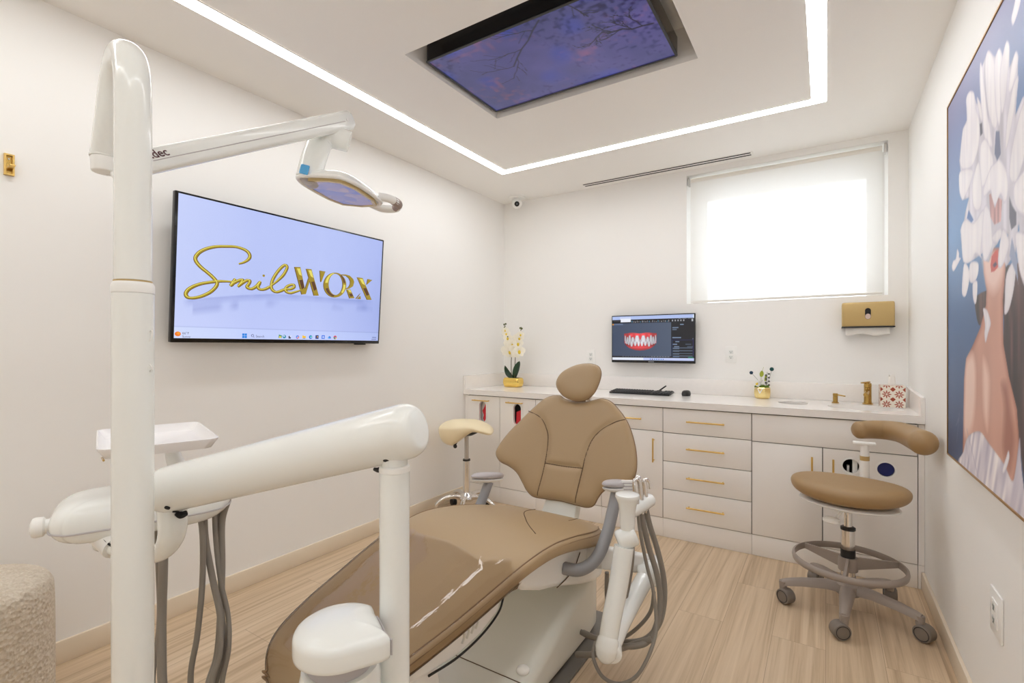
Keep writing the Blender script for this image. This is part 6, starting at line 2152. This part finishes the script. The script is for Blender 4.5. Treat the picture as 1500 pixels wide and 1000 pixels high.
tag(tto, 'white rectangular instrument tray on the delivery unit behind the tall pole', 'tray')
for k, s_ in ((0, -1), (1, 1)):
    MB().tube([TR + tux * (s_ * thx * .9) - tuy * (thy * .90) - UP * .018, TR + tux * (s_ * thx * .62) - tuy * (thy * .92) - UP * .0205], .0025, seg=8).build('tray_clip', BRONZE, du)
# instrument tips standing in the head's holders
for k, (x_, y_) in enumerate(((341, 664), (350, 661), (357, 661))):
    b_ = at(x_ - 6, 712, 1.42)
    t_ = at(x_, y_, 1.45)
    mb = MB()
    mb.tube([b_, b_.lerp(t_, .55), b_.lerp(t_, .9), t_ + RIGHT * .006], [.009, .0085, .005, .004], seg=12)
    mb.build('handpiece', STEEL if k else CASTER, du)
# hanging hoses
mid = Vector((COLX - .09, COLY + .02, .10))
hoses = [
    ([(292, 742, 1.36), (297, 790, 1.36), (296, 860, 1.36), (289, 930, 1.35), (279, 1000, 1.34)], .0075),
    ([(299, 742, 1.38), (301, 790, 1.38), (312, 850, 1.38), (323, 905, 1.37), (321, 960, 1.35), (309, 1010, 1.33)], .0085),
    ([(314, 735, 1.40), (316, 790, 1.40), (323, 850, 1.40), (334, 900, 1.39), (335, 950, 1.37), (325, 1010, 1.35)], .0065),
    ([(320, 735, 1.42), (318, 780, 1.42), (325, 830, 1.42), (325, 900, 1.40), (330, 950, 1.38), (315, 1010, 1.36)], .0075),
    ([(334, 730, 1.42), (325, 765, 1.42), (325, 830, 1.41), (323, 900, 1.39), (318, 960, 1.36), (305, 1010, 1.33)], .009),
    ([(228, 760, 1.30), (231, 830, 1.30), (233, 900, 1.30), (228, 960, 1.29), (225, 1010, 1.28)], .005),
    ([(240, 755, 1.28), (239, 830, 1.28), (237, 900, 1.28), (237, 960, 1.27), (239, 1010, 1.26)], .0108),
]
for k, (pts, r_) in enumerate(hoses):
    w = [at(*p) for p in pts]
    w = [w[0] + UP * .05] + w
    e = w[-1]
    low = .10 + .012 * k
    w += [Vector((e.x * .93 + COLX * .07, e.y, low + .10)), Vector((e.x * .75 + COLX * .25, e.y * .8 + COLY * .2, low)), Vector((e.x * .35 + COLX * .65, e.y * .35 + COLY * .65 - .02, low - .01)), Vector((COLX - .06, COLY + .003 * k - .01, low + .04))]
    MB().tube(w, r_, seg=12, n=8).build('hose', HOSE, du)

# ---------------------------------------------------------------- assistant arm on the right of the chair
aa_ = thing('assistant_unit', Vector((-.70, 1.85, 0)), 'white jointed assistant arm with steel handpieces at the right of the chair', 'assistant arm')
W = lambda *p: at(*p)
mb = MB()
m0, m1 = Vector((CXC + .226, 1.90, .40)), at(958, 826, 2.0)
mb.rings([[q + UP * b_ + FWD * a_ for a_, b_ in rrect(-.020, .020, -h_, h_, .012)] for q, h_ in ((m0, .050), (at(880, 815, 1.97), .046), (at(925, 822, 1.98), .040), (m1, .034))], True)
mb.build('mount_bracket', UNIT2, aa_, sharp=50)
dk = at(952, 822, 2.0)
MB().lathe([(.0001, -.030), (.050, -.030), (.052, -.026), (.052, .004), (.049, .011), (.036, .016), (.0001, .018)], dk, seg=36).build('pivot_disc', UNIT, aa_)
MB().boxx(dk.x - .12, dk.x - .04, dk.y - .055, dk.y - .02, dk.z - .005, dk.z + .012, .006).build('disc_lever', GREYPAD, aa_)
MB().cyl(at(938, 845, 1.955) - UP * .0, at(962, 838, 1.94), .046, .046, 28, .012).build('shoulder', UNIT, aa_)
el_ = at(888, 952, 1.66)
MB().tube([at(944, 848, 1.93), at(930, 873, 1.85), at(910, 912, 1.74), at(897, 942, 1.675)], [.034, .033, .031, .031], seg=24, n=6).build('lower_arm', UNIT, aa_)
mb = MB()
mb.tube([at(892, 930, 1.66), at(891, 936, 1.65), at(889, 948, 1.645), at(888, 958, 1.645), at(888, 964, 1.65)], [.022, .035, .0385, .034, .022], seg=26, n=6)
mb.cyl(el_ - FWD * .03 + RIGHT * .01, at(897, 940, 1.69), .036, .032, 24, .01)
mb.build('elbow', UNIT, aa_)
MB().tube([at(889, 948, 1.645), at(896, 905, 1.665), at(906, 855, 1.69), at(914, 800, 1.71)], [.031, .032, .033, .034], seg=24, n=6).build('upper_arm', UNIT, aa_)
kn = at(917, 788, 1.72)
mb = MB()
mb.cyl(kn - RIGHT * .030 - UP * .012, kn + RIGHT * .034 + UP * .014, .036, .036, 28, .012)
mb.build('wrist', UNIT, aa_)
cb = at(919, 770, 1.72)
MB().lathe([(.0001, 0), (.024, 0), (.026, .02), (.027, .06), (.032, .088), (.040, .106), (.043, .114), (.041, .121), (.034, .1235), (.0001, .1225)], cb - UP * .01, seg=36).build('holder_cup', UNIT, aa_)
h0, h1 = at(914, 752, 1.74), at(952, 732, 1.88)
MB().tube([h0, at(926, 748, 1.78), at(942, 738, 1.84), h1], [.021, .024, .026, .024], seg=22).build('holder_bar', UNIT, aa_)
for k, (x_, y_, d_, tx, ty) in enumerate(((933, 732, 1.80, 930, 704), (940, 730, 1.83, 936, 700), (946, 728, 1.86, 944, 704))):
    b_ = at(x_, y_ + 22, d_)
    t_ = at(tx, ty, d_ - .01)
    mb = MB()
    mb.tube([b_, b_.lerp(t_, .5), b_.lerp(t_, .85), t_, t_ + RIGHT * .006 * (1 if k != 1 else -1) + UP * .004 - RIGHT * 0], [.010, .0115, .0105, .009, .006], seg=14)
    mb.tube([t_, t_ + RIGHT * (.008 if k != 1 else -.006) + UP * .006, t_ + RIGHT * (.018 if k != 1 else -.012) - UP * .006, t_ + RIGHT * (.020 if k != 1 else -.014) - UP * .03], [.0055, .006, .005, .004], seg=10)
    mb.build('handpiece', CHROME, aa_, weld=False)
kp = at(919, 714, 2.00)
pk = MB()
pk.box(kp, (.052, .012, .062), .004, 2, Matrix((RIGHT, FWD, UP)).transposed())
pko = pk.build('touchpad', UNIT2, aa_)
for k in range(4):
    MB().box(kp - FWD * .0068 + UP * (.020 - .013 * k), (.040, .0015, .004), 0, 1, Matrix((RIGHT, FWD, UP)).transposed()).build('touchpad_line', GREYPAD, pko)
MB().tube([kp - UP * .028, at(920, 738, 1.86), at(932, 745, 1.82)], .008, seg=10).build('touchpad_stem', UNIT2, pko)
# looping hoses
for pts, r_ in (
        ([(938, 744, 1.83), (942, 765, 1.83), (950, 800, 1.83), (962, 840, 1.83), (967, 875, 1.82), (963, 910, 1.80), (950, 938, 1.78), (930, 946, 1.78), (905, 945, 1.82), (880, 938, 1.92), (855, 926, 2.02)], .0105),
        ([(945, 740, 1.86), (952, 770, 1.86), (963, 805, 1.86), (972, 845, 1.86), (973, 880, 1.85), (966, 912, 1.83), (948, 934, 1.82), (925, 940, 1.83), (895, 938, 1.88), (865, 932, 1.98), (845, 922, 2.06)], .0105),
        ([(934, 746, 1.81), (938, 780, 1.81), (948, 830, 1.81), (956, 860, 1.80), (961, 900, 1.78), (960, 930, 1.75), (948, 965, 1.72), (930, 992, 1.71), (905, 1001, 1.72), (882, 990, 1.75), (869, 962, 1.80), (872, 940, 1.86)], .0065),
        ([(925, 790, 1.76), (924, 820, 1.78), (920, 850, 1.80), (914, 880, 1.82), (913, 900, 1.84)], .0125),
        ([(889, 838, 1.98), (889, 870, 1.99), (891, 900, 2.0), (890, 925, 2.01)], .009),
        ([(958, 866, 1.90), (953, 895, 1.90), (935, 918, 1.90), (912, 934, 1.92), (890, 936, 1.96)], .007),
        ([(955, 936, 1.77), (930, 943, 1.80), (900, 952, 1.80), (870, 958, 1.83), (845, 958, 1.90)], .011)):
    w = [at(*p) for p in pts]
    for q in w:
        q.z = max(q.z, r_ + .012)
    MB().tube(w, r_, seg=12, n=8).build('hose', HOSE, aa_)
